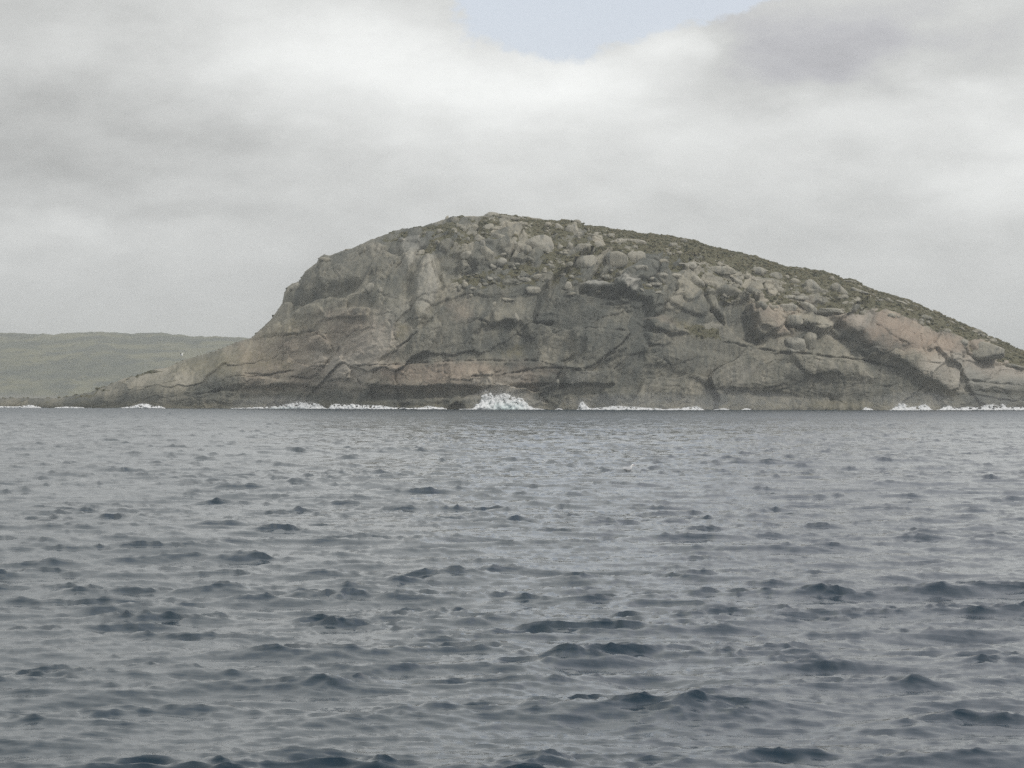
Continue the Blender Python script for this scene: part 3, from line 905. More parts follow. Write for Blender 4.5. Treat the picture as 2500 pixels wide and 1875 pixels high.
# (region, cx, cy, rx, ry, tilt, label)
BOULDERS = [
    (3, 284, 116, 17, 30, 0, 'upright granite pinnacle standing on the skyline left of the summit'),
    (3, 338, 125, 36, 28, 0, 'square granite block touching the upright pinnacle on the skyline'),
    (3, 430, 98, 75, 14, 0, 'long flat slab on the skyline between the pinnacle and the summit dome'),
    (3, 632, 88, 66, 28, 0, 'pale rounded dome rock on the very summit of the island'),
    (3, 765, 100, 80, 20, 8, 'low grey slab sloping right from the summit dome'),
    (3, 886, 112, 18, 10, 0, 'small dark rock poking above the skyline right of the summit slab'),
    (3, 505, 180, 32, 28, 0, 'squarish grey boulder below the summit with scrub all round'),
    (3, 410, 198, 25, 28, 0, 'rounded upright boulder below the flat skyline slab'),
    (3, 352, 212, 15, 14, 0, 'small boulder beside the rounded upright boulder below the pinnacle'),
    (3, 612, 182, 45, 30, 0, 'broken grey boulder directly below the summit dome'),
    (3, 680, 178, 32, 18, 0, 'pale flat boulder joined to the broken one below the summit dome'),
    (3, 535, 265, 38, 36, 30, 'pale boulder above the big cracked slab, tilted down to the right'),
    (3, 560, 300, 20, 24, 0, 'small pale block wedged under the tilted boulder above the big cracked slab'),
    (3, 700, 250, 68, 28, 10, 'long grey boulder below the summit with dark scrub under its edge'),
    (3, 805, 310, 32, 28, 0, 'lumpy boulder between the long grey boulder and the big rounded one'),
    (3, 592, 385, 62, 58, 15, 'big pale cracked block on the upper face below the summit'),
    (3, 440, 392, 58, 28, -10, 'pale lens-shaped boulder left of the big cracked block'),
    (3, 1030, 325, 108, 72, 0, 'huge smooth rounded boulder in the middle of the upper slope'),
    (3, 905, 360, 42, 48, 0, 'steep boulder leaning on the left side of the huge smooth one'),
    (3, 948, 375, 16, 38, 20, 'narrow pale splinter of rock between two big upper boulders'),
    (3, 1150, 177, 32, 30, 0, 'pale boulder just under the skyline, left of the tallest angular one'),
    (3, 1265, 193, 56, 46, 20, 'large angular pale boulder just under the skyline right of the summit'),
    (3, 1312, 238, 22, 28, 0, 'block leaning on the foot of the large angular skyline boulder'),
    (3, 1388, 200, 18, 15, 0, 'small boulder right of the large angular skyline boulder'),
    (3, 1235, 330, 26, 34, 0, 'upright boulder right of the huge smooth one'),
    (3, 1160, 330, 24, 24, 0, 'medium boulder touching the right side of the huge smooth one'),
    (3, 1180, 372, 30, 12, 0, 'flat stone under the medium boulder on the upper slope'),
    (3, 1385, 450, 100, 62, 0, 'broad turtle-backed pale boulder in the upper middle of the island'),
    (3, 1465, 345, 70, 58, 0, 'big square block right above the broad turtle-backed boulder'),
    (3, 1330, 330, 55, 42, 0, 'grey block left of the big square one on the upper slope'),
    (3, 1400, 287, 32, 14, 0, 'small cap stone lying over the joint of two square blocks'),
    (3, 762, 742, 46, 17, 5, 'lone pale flat stone on the dark central face'),
    (3, 1265, 692, 36, 11, -12, 'pale wedge of rock on a ledge right of centre'),
    (3, 820, 880, 30, 34, 20, 'pale broken corner block on the central face'),
    (3, 1085, 466, 25, 12, 0, 'brightest small slab in the scrub below the huge smooth boulder'),
    (3, 1040, 508, 20, 24, 40, 'tilted stone just below the brightest small slab'),
    (3, 990, 562, 35, 22, -20, 'pale elongated stone at the lower edge of the central scrub'),
    (3, 890, 582, 52, 22, 15, 'pale flat-topped stone at the foot of the central scrub'),
    (3, 705, 450, 38, 30, 0, 'cracked boulder in the middle of the scrub patch below the summit'),
    (3, 645, 482, 30, 22, 0, 'smaller boulder left of the cracked one in the scrub patch'),
    (3, 690, 508, 20, 18, 0, 'little boulder under the cracked one in the scrub patch'),
    (3, 826, 466, 26, 14, 0, 'pale flat stone right of the cracked boulder in the scrub'),
    (3, 725, 386, 25, 15, 0, 'grey stone above the cracked boulder in the scrub'),
    (3, 620, 576, 25, 15, 0, 'upper of two touching pale stones left of centre in the scrub'), (3, 662, 572, 13, 11, 0, 'tiny pale stone at the right end of a short row in the scrub'), (3, 580, 620, 26, 14, 0, 'low stone just under the short row of pale ones in the scrub'),
    (3, 532, 630, 28, 19, -30, 'tilted pale stone at the left end of the scrub patch'),
    (3, 478, 655, 35, 15, 0, 'low pale stone at the left foot of the scrub patch'),
    (3, 376, 645, 20, 26, 0, 'pale stone alone at the far left tip of the central scrub'),
    (3, 1190, 546, 25, 18, 0, 'pale stone under the broad turtle-backed boulder, in scrub'),
    (3, 1266, 560, 22, 13, 30, 'small pale stone sloping right below the broad turtle-backed boulder'),
    (3, 1250, 460, 20, 15, 0, 'pale stone close to the left edge of the broad turtle-backed boulder'), (3, 1265, 506, 24, 10, 0, 'flat sliver of stone at the lower left edge of the broad turtle-backed boulder'),
    (3, 460, 712, 46, 26, -15, 'yellowish boulder stuck on the face left of centre'),
    (3, 860, 156, 42, 20, 0, 'buff boulder below the sloping summit slab'),
    (3, 650, 775, 14, 28, 15, 'thin upright flake on the central face'),
    (3, 1240, 640, 34, 40, 0, 'grey bulging boulder above the pale wedge of rock'),
    (3, 955, 665, 66, 28, 0, 'dark banded block set in the middle of the upper face'),
    (2, 960, 655, 46, 36, -20, 'pinkish rounded boulder jutting from the left shoulder'),
    (2, 1045, 672, 20, 28, 0, 'yellow stained stone beside the pinkish boulder on the left shoulder'),
    (2, 1215, 278, 34, 13, 0, 'bright flat stone high on the left shoulder'),
    (2, 1350, 385, 28, 44, 20, 'pale leaning slab at the head of the left gully'),
    (2, 385, 645, 45, 36, -40, 'smooth grey knob on the steep left skyline'),
    (2, 600, 430, 42, 30, -20, 'rounded grey hump on the left skyline above the knob'),
    (2, 800, 352, 24, 9, 0, 'small flat stone on the left skyline above the hump'),
    (4, 910, 470, 44, 25, 5, 'bright rounded boulder in scrub below the right skyline'),
    (4, 840, 462, 34, 10, 0, 'thin flat stone left of the bright rounded boulder'),
    (4, 1145, 517, 94, 36, 5, 'long whale-backed boulder on the right upper slope'),
    (4, 1432, 532, 72, 40, 5, 'large smooth oval boulder on the right upper slope'),
    (4, 1570, 560, 50, 34, 10, 'round boulder just right of the large smooth oval one'),
    (4, 1410, 592, 44, 18, 15, 'flat boulder under the large smooth oval one'),
    (4, 1330, 558, 42, 18, 0, 'flat pale boulder left of the large smooth oval one'),
    (4, 1268, 592, 44, 24, 35, 'egg-shaped pale boulder tilted down towards the right'),
    (4, 1246, 550, 20, 11, 0, 'small stone above the egg-shaped pale boulder'),
    (4, 692, 550, 42, 27, 0, 'pale rounded boulder at the left of a touching pair'),
    (4, 792, 549, 46, 21, 0, 'flat pale boulder at the right of a touching pair'),
    (4, 862, 516, 20, 12, 0, 'small stone between the bright rounded boulder and the touching pair'), (4, 600, 576, 30, 17, 0, 'pale stone left of the touching pair, half sunk in scrub'), (4, 1000, 520, 17, 8, 0, 'small flat stone between the bright rounded boulder and the whale-backed one'),
    (4, 515, 497, 54, 27, -5, 'cracked pale boulder below the massive grey outcrop'),
    (4, 955, 603, 58, 38, 35, 'pale sharp-edged slab leaning over the central dark wall'),
    (4, 640, 620, 52, 18, 0, 'low boulder under the touching pair, half in scrub'),
    (4, 590, 628, 28, 13, 20, 'low pale stone left of the boulder under the touching pair'), (4, 535, 668, 20, 14, 30, 'small bright stone at the end of the pale ledge'), (4, 672, 682, 44, 13, 0, 'thin pale plate lying above the dark wall'),
    (4, 330, 430, 80, 62, 0, 'massive grey outcrop, its left half, beside the broad turtle-backed boulder'),
    (4, 500, 420, 76, 66, 0, 'massive grey outcrop, its right half with a straight edge'),
    (4, 420, 300, 140, 34, 5, 'broad grey cap slab on top of the massive outcrop'),
    (4, 690, 442, 46, 20, 0, 'low grey stone right of the massive outcrop'),
    (4, 1730, 602, 46, 24, 20, 'grey boulder below the notch of the right skyline'),
    (4, 1665, 565, 20, 15, 0, 'small stone right of the round boulder on the right upper slope'), (4, 1680, 716, 34, 17, 0, 'flat stone in scrub above the pink rock, the left of three'), (4, 1722, 690, 30, 15, 0, 'flat stone in scrub above the pink rock, the uppermost of three'),
    (4, 1745, 732, 34, 20, 0, 'thicker stone in scrub above the pink rock, the right of three'), (4, 1540, 652, 15, 9, 0, 'tiny pale stone alone in scrub below the large smooth oval boulder'), (4, 1615, 636, 12, 8, 0, 'smallest pale stone in scrub below the round boulder'), (4, 1410, 690, 10, 13, 0, 'small upright stone by the lip of the dark overhang'),
    (4, 300, 250, 28, 26, 0, 'buff angular stone high on the slope under the right skyline'),
    (4, 1440, 780, 55, 26, 10, 'pinkish block at the upper end of the orange band of rock'),
    (4, 1560, 800, 44, 22, 10, 'low block above the orange band of rock'),
    (5, 300, 375, 78, 62, 45, 'big pale boulder with a straight sunlit edge on the right slope'),
    (5, 545, 408, 84, 44, 42, 'pale triangular boulder pointing down the right slope'),
    (5, 200, 470, 64, 21, 0, 'flat pale stone under the big straight-edged boulder'),
    (5, 82, 462, 44, 19, 0, 'flat grey stone left of the flat pale one on the right slope'),
    (5, 250, 555, 84, 38, 30, 'pale domed boulder in the middle of the right slope'),
    (5, 470, 594, 110, 32, 5, 'long pale boulder lying level above the pink slab'),
    (5, 85, 560, 76, 42, 0, 'buff knobbly boulder left of the pale domed one'),
    (5, 140, 668, 74, 42, 0, 'flat grey boulder below the buff knobbly one'),
    (5, 236, 676, 20, 38, 20, 'thin upright stone right of the flat grey boulder'),
    (5, 150, 890, 86, 66, 10, 'light grey square boulder standing out on the right face'),
    (5, 292, 880, 70, 86, 30, 'yellow-brown leaning block beside the light grey square boulder'),
    (5, 690, 548, 32, 28, 0, 'grey stone in scrub beyond the long level boulder'),
    (5, 592, 520, 28, 24, 0, 'pale stone under the tip of the triangular boulder'),
    (5, 818, 452, 12, 30, 0, 'narrow upright stone under the right skyline'),
    (5, 730, 412, 84, 16, 15, 'long pale slab just under the right skyline'),
    (5, 1640, 752, 30, 20, 20, 'small pale stone on the far right slope'),
    (5, 1850, 955, 150, 80, 12, 'largest rounded boulder at the right end, above the shore slabs'),
    (5, 1630, 880, 40, 36, 0, 'pinkish block between the pink slab and the largest rounded boulder'),
    (5, 650, 328, 62, 15, 4, 'flat rock making a step in the right skyline'),
    (5, 826, 402, 22, 12, 35, 'small rock on the right skyline below the step'),
    (5, 1150, 508, 30, 15, 30, 'grey rock on the right skyline above the pink slab'),
    (5, 1240, 545, 18, 10, 20, 'little rock on the right skyline beyond the grey one'),
    (5, 200, 212, 40, 10, 5, 'low rock on the right skyline just past the notch'),
    (5, 1100, 510, 60, 14, 18, 'flat pale stone just under the grey skyline rock'),
    (5, 1420, 590, 30, 9, 20, 'thin stone just under the far right skyline, below the little skyline rock'), (5, 1560, 690, 34, 10, 20, 'lowest thin stone just under the far right skyline'), (5, 1300, 640, 34, 10, 15, 'thin stone in scrub straight above the ribbed part of the pink slab'), (5, 1180, 580, 34, 10, 15, 'thin stone in scrub above the middle of the pink slab'), (5, 1020, 500, 26, 10, 15, 'thin stone in scrub above the upper end of the pink slab'),
    (5, 2120, 1090, 80, 22, 14, 'thin shore-side slab right of the largest rounded boulder'),
    (1, 1215, 497, 32, 14, 8, 'rough dark rock on the low left ridge'),
]
n_b = 0
for bi, (reg, cx, cy, rx, ry, tilt, lab) in enumerate(BOULDERS):
    px, py = Z(reg, [(cx, cy)])[0]
    s = {1: 3.16, 2: 3.19, 3: 3.19, 4: 3.19, 5: 3.6867}[reg]
    pt, ri, ci = surf(px, py)
    m = pt[1] / F / s
    wx_, wz_ = rx * m * 1.04, ry * m * 1.04
    wy_ = 0.5 * (wx_ + wz_) * 0.8
    big = max(wx_, wz_)
    boxy = any(k_ in (lab or '') for k_ in ('block', 'square', 'slab', 'outcrop', 'angular', 'wedge', 'plate', 'flat'))
    v, f = boulder_shape(wx_, wy_, wz_, math.radians(tilt), 100 + bi * 3, 4 if big > 6 else 3, boxy)
    o = mesh_obj('boulder', v, f, M_rock)
    onsky = py < sky_y(px) + 8
    o.location = (pt[0], pt[1] - wy_ * (0.0 if onsky else (0.08 if below[ri, ci] < 190 else -0.30)), CAM_H + pt[1] * (hor(px) - py) / F)
    o['category'] = 'boulder'
    o['group'] = G_TOP
    o['label'] = lab or 'small pale granite stone lying in scrub on the upper slope'
    n_b += 1

# ------------------------------------------------------------------ rubble and scrub joined as stuff
def scatter(name, pts, sizes, flat, sub, mat, seed, label, jag=0.25):
    r = np.random.default_rng(seed)
    v0, f0 = ICO[sub]
    nv = len(v0)
    n_ = len(pts)
    jit = 1 + jag * r.normal(size=(n_, nv, 1)) * 0.6
    a = r.uniform(0, 2 * np.pi, n_)
    c, s = np.cos(a)[:, None], np.sin(a)[:, None]
    q = v0[None] * jit
    X = q[:, :, 0] * c - q[:, :, 1] * s
    Y = q[:, :, 0] * s + q[:, :, 1] * c
    Zz = q[:, :, 2] * flat[:, None]
    V = np.stack([X * r.uniform(0.8, 1.4, n_)[:, None], Y, Zz], -1) * sizes[:, None, None] + pts[:, None, :]
    Fc = (f0[None] + (np.arange(n_) * nv)[:, None, None]).reshape(-1, 3)
    o = mesh_obj(name, V.reshape(-1, 3), Fc, mat, smooth=True)
    o['kind'] = 'stuff'
    o['label'] = label
    return o

fr = (PH < math.pi / 2 + 0.25) & (PX > -100) & (PX < 2640) & (ZV > 4)
vi = np.where((fr & (veg > 0.52)).ravel())[0]
# equal chance per area of slope: rows get closer to each other in depth near the top
dYr = np.abs(np.gradient(YV, axis=0)) + np.abs(np.gradient(ZV, axis=0))
wgt = (dYr.ravel()[vi] + 0.02) * (veg.ravel()[vi] - 0.4)
pick = rng.choice(vi, size=9500, replace=True, p=wgt / wgt.sum())
pp = IV.reshape(-1, 3)[pick] + rng.normal(size=(9500, 3)) * np.array([0.4, 0.4, 0.05])
scatter('scrub', pp, rng.uniform(0.3, 1.0, 9500) ** 1.3 * 1.05, rng.uniform(0.5, 0.85, 9500), 1, M_scrub, 5,
        'low olive scrub growing in the cracks and over the top of the island', 0.3)
zone = fr & (veg > 0.35) & (below < 190) & (below > 6) & (PX > 1020)
vi = np.where(zone.ravel())[0]
cl = fbm(PX / 40, PY / 30, 2, 120).ravel()[vi]
wgt = (dYr.ravel()[vi] + 0.02) * np.clip(cl + 0.04, 0.0, 1) ** 1.5
pick = rng.choice(vi, size=420, replace=False, p=wgt / wgt.sum())
pp = IV.reshape(-1, 3)[pick] + np.array([0, -0.2, 0.1])
scatter('rubble', pp, 0.5 + 1.5 * rng.random(420) ** 3, rng.uniform(0.55, 0.95, 420), 2, M_rock, 6,
        'small loose stones scattered through the scrub between the boulders', 0.16)

# ------------------------------------------------------------------ mainland hill far behind on the left
M_hill, t, p, out = new_mat('heath_hill')
pos = t.new('ShaderNodeNewGeometry').outputs['Position']
a1 = t.noise(t.vmath('MULTIPLY', pos, (1, 0.6, 3.0)), 0.008, 5, 0.6)
a2 = t.noise(t.vmath('MULTIPLY', pos, (1, 0.5, 2.0)), 0.018, 7, 0.68)
c = t.mix(t.mapr(a1, 0.4, 0.6), (0.085, 0.092, 0.052), (0.155, 0.150, 0.074))
c = t.mix(t.math('MULTIPLY', t.mapr(a2, 0.46, 0.6), 0.75), c, (0.040, 0.050, 0.030))
pz = t.sep(pos)[2]
sh = t.mapr(t.math('ADD', pz, t.math('MULTIPLY', a1, 26)), 14, 30, 1.0, 0.0)
c = t.mix(t.math('MULTIPLY', sh, 0.6), c, (0.27, 0.25, 0.21))
t.l.new(c, p.inputs['Base Color'])
p.inputs['Roughness'].default_value = 0.95
hx = np.linspace(-1500, 1900, 700)
hy = np.linspace(5000, 7600, 90)
HPX, HY = np.meshgrid(hx, hy)
prof = np.interp(hx, [-1500, -900, -300, 0, 130, 230, 330, 460, 560, 620, 900, 1400, 1900], [900, 850, 822, 815, 818, 812.5, 816, 822, 825, 827, 845, 930, 985])
prof = prof + 2.0 * pnoise(hx / 24, hx * 0, 3) + 1.5 * pnoise(hx / 9, hx * 0, 5)
top_z = CAM_H + (hor(hx) - prof) / F * 6500
prof_y = np.sin(np.clip((HY - 4980) / 1520, 0, 1) * np.pi / 2) ** 0.9
HZ = top_z[None, :] * np.where(HY < 6500, prof_y, 1 - 0.2 * sst(HY, 6500, 7600)) - 4 * (HY < 5010)
HZ = HZ + 14 * fbm(HPX / 150, HY / 420, 5, 130) * sst(HY, 5000, 5500) * (1 - 0.85 * sst(HY, 6000, 6500))
HX = (HPX - 1250) / F * HY
hill = mesh_obj('mainland_hill', np.stack([HX, HY, HZ], -1).reshape(-1, 3), grid_faces(len(hy), len(hx)), M_hill)
hill['kind'] = 'structure'
hill['label'] = 'low green mainland headland fading in the haze behind the island'

# ------------------------------------------------------------------ breaking waves
def breaker(prof, label, teal=0.0, dist=7.0, spray=1.0, seed=1, deep=1.0):
    """prof: (px, py_top) along the wave; a ragged wall of white water rising from the sea"""
    r = np.random.default_rng(seed)
    xs = np.array([q[0] for q in prof], float)
    ys = np.array([q[1] for q in prof], float)
    ys = ys - (3.4 if ys.min() > 985 else 2.0)
    x0, x1 = xs[0], xs[-1]
    Yd = float(y_water(np.array((x0 + x1) / 2))) - dist
    mpp = Yd / F
    nc_ = int(max(40, (x1 - x0) / 0.6))
    cxs = np.linspace(x0, x1, nc_)
    Yl = y_water(cxs) - dist
    base_py = hor(cxs) + CAM_H / Yl * F
    hgt = np.maximum(base_py - np.interp(cxs, xs, ys), 0.6) * mpp
    endf = np.clip(np.minimum(cxs - x0, x1 - cxs) / (0.05 * (x1 - x0) + 1.5), 0.1, 1) ** 0.6
    hgt = hgt * endf
    parts_v, parts_f = [], []
    nvt = 0
    v0, f0 = ICO[2]
    area = float(((hgt[1:] + hgt[:-1]) / 2 * np.diff(cxs)).sum() * mpp)
    width = (x1 - x0) * mpp
    spots = [(k_, 0.0) for k_ in range(0, nc_, 2)]
    spots += [(int(r.choice(nc_, p=(hgt + 0.2) / (hgt + 0.2).sum())), r.random() ** 0.8) for _ in range(int(min(480, 20 + area * 2.6 + width)))]
    for ii, frac in spots:
        H = hgt[ii]
        rad = float(np.clip(0.34 + 0.15 * H * r.random() + 0.12 * r.random(), 0.2, 1.3)) * (1 - 0.45 * frac)
        zz = min(frac * H, max(H - 0.75 * rad, 0.0))
        cx = (cxs[ii] - 1250) / F * Yl[ii]
        cy = Yl[ii] + r.normal() * (0.35 + 0.14 * H) * deep * (frac > 0) + 0.75 * zz
        jit = 1 + 0.22 * noise3(v0 + r.normal(size=3) * 3, 2.2, int(r.integers(40)))[:, None]
        st = np.array([r.uniform(0.9, 1.7 if H < 3 else 1.2), 1.0, r.uniform(0.75, 1.15)])
        parts_v.append(v0 * jit * rad * st + np.array([cx, cy, zz + 0.05]))
        parts_f.append(f0 + nvt)
        nvt += len(v0)
    raw = mesh_obj('breaking_wave', np.concatenate(parts_v), np.concatenate(parts_f), M_foam)
    md = raw.modifiers.new('join', 'REMESH')
    md.mode = 'VOXEL'
    md.voxel_size = 0.19 if hgt.max() > 2.5 else 0.15
    md.use_smooth_shade = True
    m2 = raw.modifiers.new('settle', 'SMOOTH')
    m2.factor = 0.5
    m2.iterations = 24
    dg = bpy.context.evaluated_depsgraph_get()
    me = bpy.data.meshes.new_from_object(raw.evaluated_get(dg))
    old = raw.data
    raw.modifiers.clear()
    raw.data = me
    bpy.data.meshes.remove(old)
    o = raw
    cv = np.empty(len(me.vertices) * 3, dtype=np.float32)
    me.vertices.foreach_get('co', cv)
    cv = cv.reshape(-1, 3)
    # fine curds on the foam
    lump = 0.02 * fbm(cv[:, 0] * 1.7 + seed, cv[:, 2] * 1.9 + cv[:, 1], 3, seed + 7) + 0.08 * fbm(cv[:, 0] * 0.7, cv[:, 2] * 0.8 + cv[:, 1] * 0.6, 2, seed)
    cv[:, 1] -= lump
    cv[:, 2] += lump * 0.8
    me.vertices.foreach_set('co', cv.ravel())
    if not me.materials:
        me.materials.append(M_foam)
    pxv = cv[:, 0] / Yd * F + 1250
    tl = np.clip(1.15 - np.abs(pxv - (x0 + 0.56 * (x1 - x0))) / (0.24 * (x1 - x0)), 0, 1) * np.clip(1.15 - cv[:, 2] / (0.42 * hgt.max()), 0, 1) * teal
    set_attr(o, 'teal', tl * np.clip(0.8 + 0.7 * fbm(cv[:, 0], cv[:, 2], 2, 8), 0, 1))
    # spray: flecks of foam thrown off the top edge
    ns = int(spray * (x1 - x0) * 6)
    v1 = np.array([[0.0, 0, 1], [0.94, 0, -0.33], [-0.47, 0.82, -0.33], [-0.47, -0.82, -0.33]])
    f1 = np.array([[0, 1, 2], [0, 2, 3], [0, 3, 1], [1, 3, 2]])
    ii = r.choice(nc_, ns, p=(hgt + 1e-3) ** 1.3 / ((hgt + 1e-3) ** 1.3).sum())
    up = np.abs(r.normal(size=ns)) * 0.16
    sx_ = (cxs[ii] - 1250) / F * Yl[ii] + r.normal(size=ns) * (0.3 + 0.12 * hgt[ii])
    sz_ = hgt[ii] * (r.uniform(0.75, 1.0, ns) + up)
    sy_ = Yl[ii] + r.normal(size=ns) * 0.8
    sz = r.uniform(0.04, 0.13, ns) * np.exp(-up * 2.0)
    q = v1[None] * sz[:, None, None] + np.stack([sx_, sy_, sz_], -1)[:, None, :]
    sp_ = mesh_obj('spray', q.reshape(-1, 3), (f1[None] + (np.arange(ns) * 4)[:, None, None]).reshape(-1, 3), M_foam, parent=o)
    sp_['kind'] = 'stuff'
    o['label'] = label
    o['category'] = 'wave'
    o['group'] = 'waves breaking along the foot of the island'
    return o

BREAKERS = [
    ([(-40, 996), (0, 995), (40, 996)], 'thin line of foam at the far left tip of the island', 0, 0.4),
    ([(30, 997), (50, 995), (75, 992), (90, 995), (100, 997)], 'short white breaker off the low left tip of the island', 0, 0.6),
    ([(135, 998), (160, 996), (185, 997), (205, 998)], 'faint patch of foam on the low rocks left of the first bright breaker', 0, 0.3),
    ([(295, 999), (325, 994), (345, 989), (362, 990), (375, 996), (385, 993), (402, 998)], 'small double-peaked breaker on the low rocks of the left flank', 0, 0.8),
    ([(565, 999), (620, 996), (680, 993), (710, 987), (730, 983), (745, 986), (765, 985), (780, 990), (800, 999)], 'long low breaker with a peaked end under the left cliff', 0.3, 0.9),
    ([(800, 995), (815, 989), (840, 991), (862, 989), (880, 993), (905, 992), (920, 994), (950, 1000)], 'level rolling breaker under the left cliff', 0, 0.7),
    ([(915, 996), (925, 993), (950, 997), (1000, 1000), (1030, 998), (1045, 994), (1060, 997), (1090, 999)], 'thin trailing foam line between the rolling breaker and the great burst', 0, 0.5),
    ([(1122, 1001), (1150, 999), (1162, 989), (1174, 984), (1176, 963), (1188, 955), (1195, 959), (1205, 969), (1213, 966), (1222, 963), (1232, 960), (1240, 964), (1250, 969), (1262, 973),
      (1274, 973), (1280, 981), (1292, 990), (1300, 996), (1330, 1001)], 'great burst of white and turquoise water against the central cliff', 0.55, 1.6),
    ([(1358, 1002), (1364, 1000), (1372, 1002)], 'tiny fleck of foam just right of the great burst', 0, 0.3),
    ([(1408, 1002), (1414, 990), (1421, 981), (1428, 988), (1436, 996), (1452, 1002)], 'small upright puff of spray right of the great burst', 0, 1.5),
    ([(1435, 1001), (1470, 998), (1500, 994), (1540, 996), (1570, 998), (1622, 1001)], 'long thin breaker trailing right from the small puff of spray', 0, 0.7),
    ([(1622, 1002), (1660, 1000), (1690, 996), (1702, 995), (1718, 1001)], 'low white curl under the dark right-hand cliff', 0, 0.5),
    ([(1745, 1003), (1765, 1000), (1785, 1003)], 'short fleck of foam right of the low white curl', 0, 0.3),
    ([(1810, 1003), (1822, 1000), (1836, 1003)], 'last small foam fleck before the gap in the surf on the right', 0, 0.3),
    ([(2105, 1004), (2114, 997), (2122, 998), (2130, 1004)], 'small rounded breaker alone at the mouth of the dark hollow', 0, 0.7),
    ([(2172, 1005), (2185, 995), (2198, 985), (2208, 988), (2222, 995), (2240, 994), (2258, 989), (2268, 994), (2276, 1004)], 'tall feathery splash under the end of the pink slab', 0, 1.6),
    ([(2288, 1003), (2300, 997), (2316, 993), (2340, 1000), (2362, 996), (2390, 998), (2412, 991), (2428, 991), (2440, 996), (2450, 988), (2458, 998), (2480, 997), (2540, 1000), (2600, 1002)],
     'long bright line of surf along the right-hand shore slabs', 0, 1.0),
]
for i, (pr, lab, teal, sp) in enumerate(BREAKERS):
    breaker(pr, lab, teal, seed=11 + 5 * i, spray=sp)

# ------------------------------------------------------------------ sea birds
M_white = simple_mat('white_feathers', (0.80, 0.80, 0.78), 0.7)
M_grey = simple_mat('grey_feathers', (0.62, 0.63, 0.65), 0.7)
M_beak = simple_mat('orange_bill', (0.55, 0.12, 0.05), 0.5)

def tube(points, radii, flat=1.0, seg=10):
    """closed tapered body along a line of points"""
    vs, fs = [], []
    P = [Vector(q) for q in points]
    for i, (c_, r_) in enumerate(zip(P, radii)):
        d = (P[min(i + 1, len(P) - 1)] - P[max(i - 1, 0)]).normalized()
        a = d.cross(Vector((0, 0, 1)))
        a = a.normalized() if a.length > 1e-3 else Vector((1, 0, 0))
        b_ = a.cross(d).normalized()
        for k in range(seg):
            th = 2 * math.pi * k / seg
            vs.append(c_ + a * math.cos(th) * r_ + b_ * math.sin(th) * r_ * flat)
    for i in range(len(P) - 1):
        for k in range(seg):
            k2 = (k + 1) % seg
            fs.append((i * seg + k, i * seg + k2, (i + 1) * seg + k2))
            fs.append((i * seg + k, (i + 1) * seg + k2, (i + 1) * seg + k))
    return np.array([v[:] for v in vs]), np.array(fs)

def wing(side, L_, folded):
    vs, fs = [], []
    n_ = 9
    for i in range(n_):
        u = i / (n_ - 1)
        if folded:
            c_ = Vector((side * (0.075 + 0.02 * math.sin(u * 3)), 0.12 - 0.38 * u, 0.05 + 0.02 * math.sin(u * math.pi)))
            ch = 0.10 * (1 - u) ** 0.6 + 0.012
            le, te = c_ + Vector((0, 0, ch * 0.5)), c_ - Vector((side * -0.01, 0, ch * 0.5))
        else:
            z = 0.30 * math.sin(min(u * 1.25, 1) * math.pi / 2) + 0.12 * u
            c_ = Vector((side * (0.05 + L_ * u), 0.06 * math.sin(u * math.pi) - 0.12 * u * u, z))
            ch = 0.17 * (1 - u ** 2.2) + 0.01
            le, te = c_ + Vector((0, ch * 0.4, 0)), c_ - Vector((0, ch * 0.6, 0))
        th = 0.012
        vs += [le + Vector((0, 0, th)), te, le - Vector((0, 0, th))]
    for i in range(n_ - 1):
        for k in range(3):
            k2 = (k + 1) % 3
            a = i * 3
            fs.append((a + k, a + k2, a + 3 + k2))
            fs.append((a + k, a + 3 + k2, a + 3 + k))
    fs.append((0, 1, 2))
    e = (n_ - 1) * 3
    fs.append((e, e + 2, e + 1))
    return np.array([v[:] for v in vs]), np.array(fs)

def gull(loc, rz, flying, label, sc=1.0):
    root = bpy.data.objects.new('seagull', None)
    COL.objects.link(root)
    root.location = loc
    root.rotation_euler = (0, 0, rz)
    root.scale = (sc, sc, sc)
    root['label'] = label
    root['category'] = 'bird'
    up = 0.0 if flying else 0.05
    pts = [(0, -0.26, 0.02), (0, -0.18, 0.015), (0, -0.06, 0), (0, 0.06, 0.0), (0, 0.14, 0.03 + up), (0, 0.18, 0.07 + up * 2), (0, 0.215, 0.10 + up * 2), (0, 0.25, 0.10 + up * 2), (0, 0.27, 0.095 + up * 2)]
    rad = [0.006, 0.045, 0.085, 0.085, 0.058, 0.036, 0.042, 0.034, 0.008]
    v, f = tube(pts, rad)
    mesh_obj('body', v, f, M_white, parent=root)
    v, f = tube([(0, 0.262, 0.098 + up * 2), (0, 0.29, 0.09 + up * 2), (0, 0.32, 0.08 + up * 2)], [0.014, 0.009, 0.001])
    mesh_obj('beak', v, f, M_beak, parent=root)
    for s in (-1, 1):
        v, f = wing(s, 0.55, not flying)
        mesh_obj('wing', v, f, M_white if flying else M_grey, parent=root, smooth=False)
    return root

Yg = 520.0
gull(((443 - 1250) / F * Yg, Yg, CAM_H + (hor(443) - 868) / F * Yg), math.radians(70), True, 'white gull in flight with raised wings before the hazy mainland hill', 1.2)

deps = None
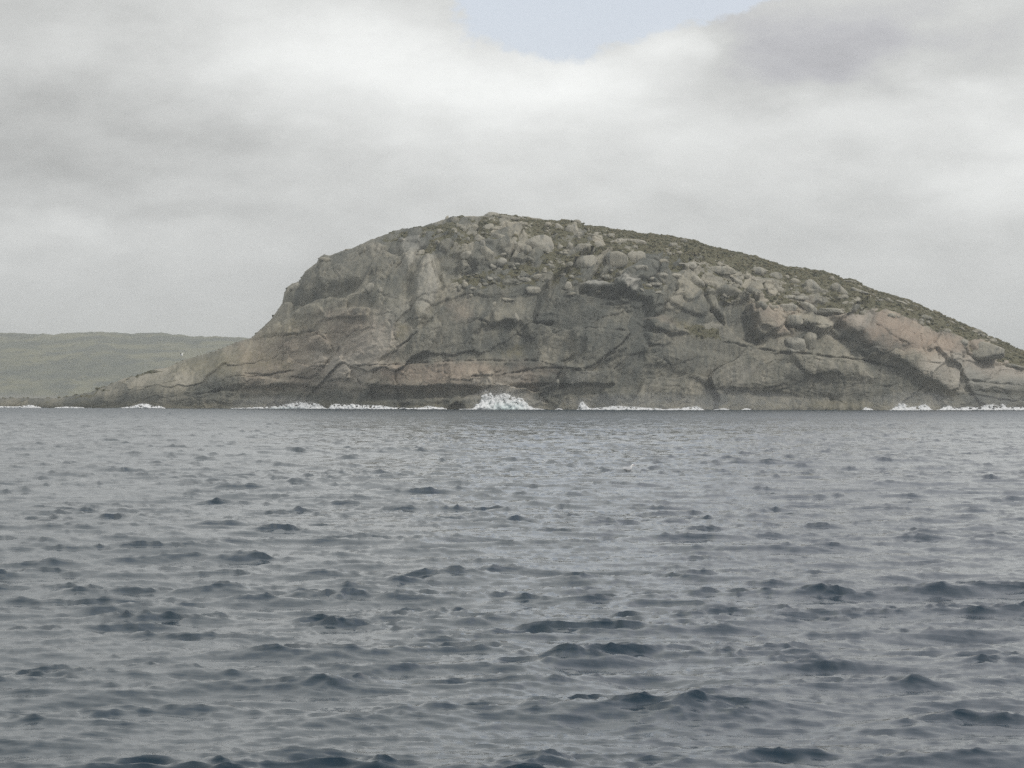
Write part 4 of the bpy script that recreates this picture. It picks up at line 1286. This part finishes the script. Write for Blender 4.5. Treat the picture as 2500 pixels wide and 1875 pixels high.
# second bird sits on the water behind a dark wave crest
sea_o = bpy.data.objects['sea']
n_v = len(sea_o.data.vertices)
co = np.empty(n_v * 3, dtype=np.float32)
sea_o.data.vertices.foreach_get('co', co)
co = co.reshape(-1, 3)
xg, Yg = (1549 - 1250) / F * 182.0, 182.0
cand = np.where((np.abs(co[:, 0] - xg) < 1.6) & (np.abs(co[:, 1] - Yg) < 9))[0]
q = co[cand[np.argmax(co[cand, 2])]]
gull((float(q[0]), float(q[1]), float(q[2]) + 0.06), math.radians(-70), False, 'white seabird sitting on the water just beyond a dark wave crest', 1.4)

# ------------------------------------------------------------------ haze
M_haze = bpy.data.materials.new('sea_haze')
M_haze.use_nodes = True
t = NT(M_haze.node_tree)
t.n.clear()
out = t.new('ShaderNodeOutputMaterial')
pv = t.new('ShaderNodeVolumePrincipled')
pv.inputs['Color'].default_value = (0.93, 0.95, 0.94, 1)
pv.inputs['Density'].default_value = 0.000105
pv.inputs['Anisotropy'].default_value = 0.2
t.l.new(pv.outputs[0], out.inputs['Volume'])
B = np.array([[x, y, z] for x in (-17500, 17500) for y in (-17500, 17500) for z in (-9, 200)], float)
BF = np.array([[0, 1, 3, 2], [4, 6, 7, 5], [0, 4, 5, 1], [2, 3, 7, 6], [0, 2, 6, 4], [1, 5, 7, 3]])
hz = mesh_obj('haze', B, BF, M_haze, smooth=False)
hz['kind'] = 'stuff'
hz['label'] = 'thin pale sea haze over the whole scene'
M_mist = bpy.data.materials.new('spray_mist')
M_mist.use_nodes = True
t = NT(M_mist.node_tree)
t.n.clear()
out = t.new('ShaderNodeOutputMaterial')
pv = t.new('ShaderNodeVolumePrincipled')
pv.inputs['Color'].default_value = (0.95, 0.96, 0.96, 1)
pv.inputs['Density'].default_value = 0.011
t.l.new(pv.outputs[0], out.inputs['Volume'])
for px_, rx_, rz_ in ((1230, 20, 9), (1560, 42, 7), (1760, 46, 9), (2230, 26, 8), (2400, 34, 7), (700, 30, 5)):
    v, f = ICO[4]
    v = v * (1 + 0.16 * noise3(v, 2.0, int(px_) % 37))[:, None] * np.array([rx_, 8.0, rz_])
    Ym = float(y_water(np.array(float(px_)))) - 10
    mo = mesh_obj('spray_mist', v, f, M_mist)
    mo.location = ((px_ - 1250) / F * Ym, Ym, 1.5)
    mo['kind'] = 'stuff'
    mo['label'] = 'thin drifting spray mist over the surf at the foot of the cliff'
tot = sum(len(o.data.polygons) * (1 if len(o.data.polygons) and len(o.data.polygons[0].vertices) == 3 else 2) for o in bpy.data.objects if o.type == 'MESH')
print('TRIS', tot, 'boulders', n_b, 'island top z', float(ZV.max()))
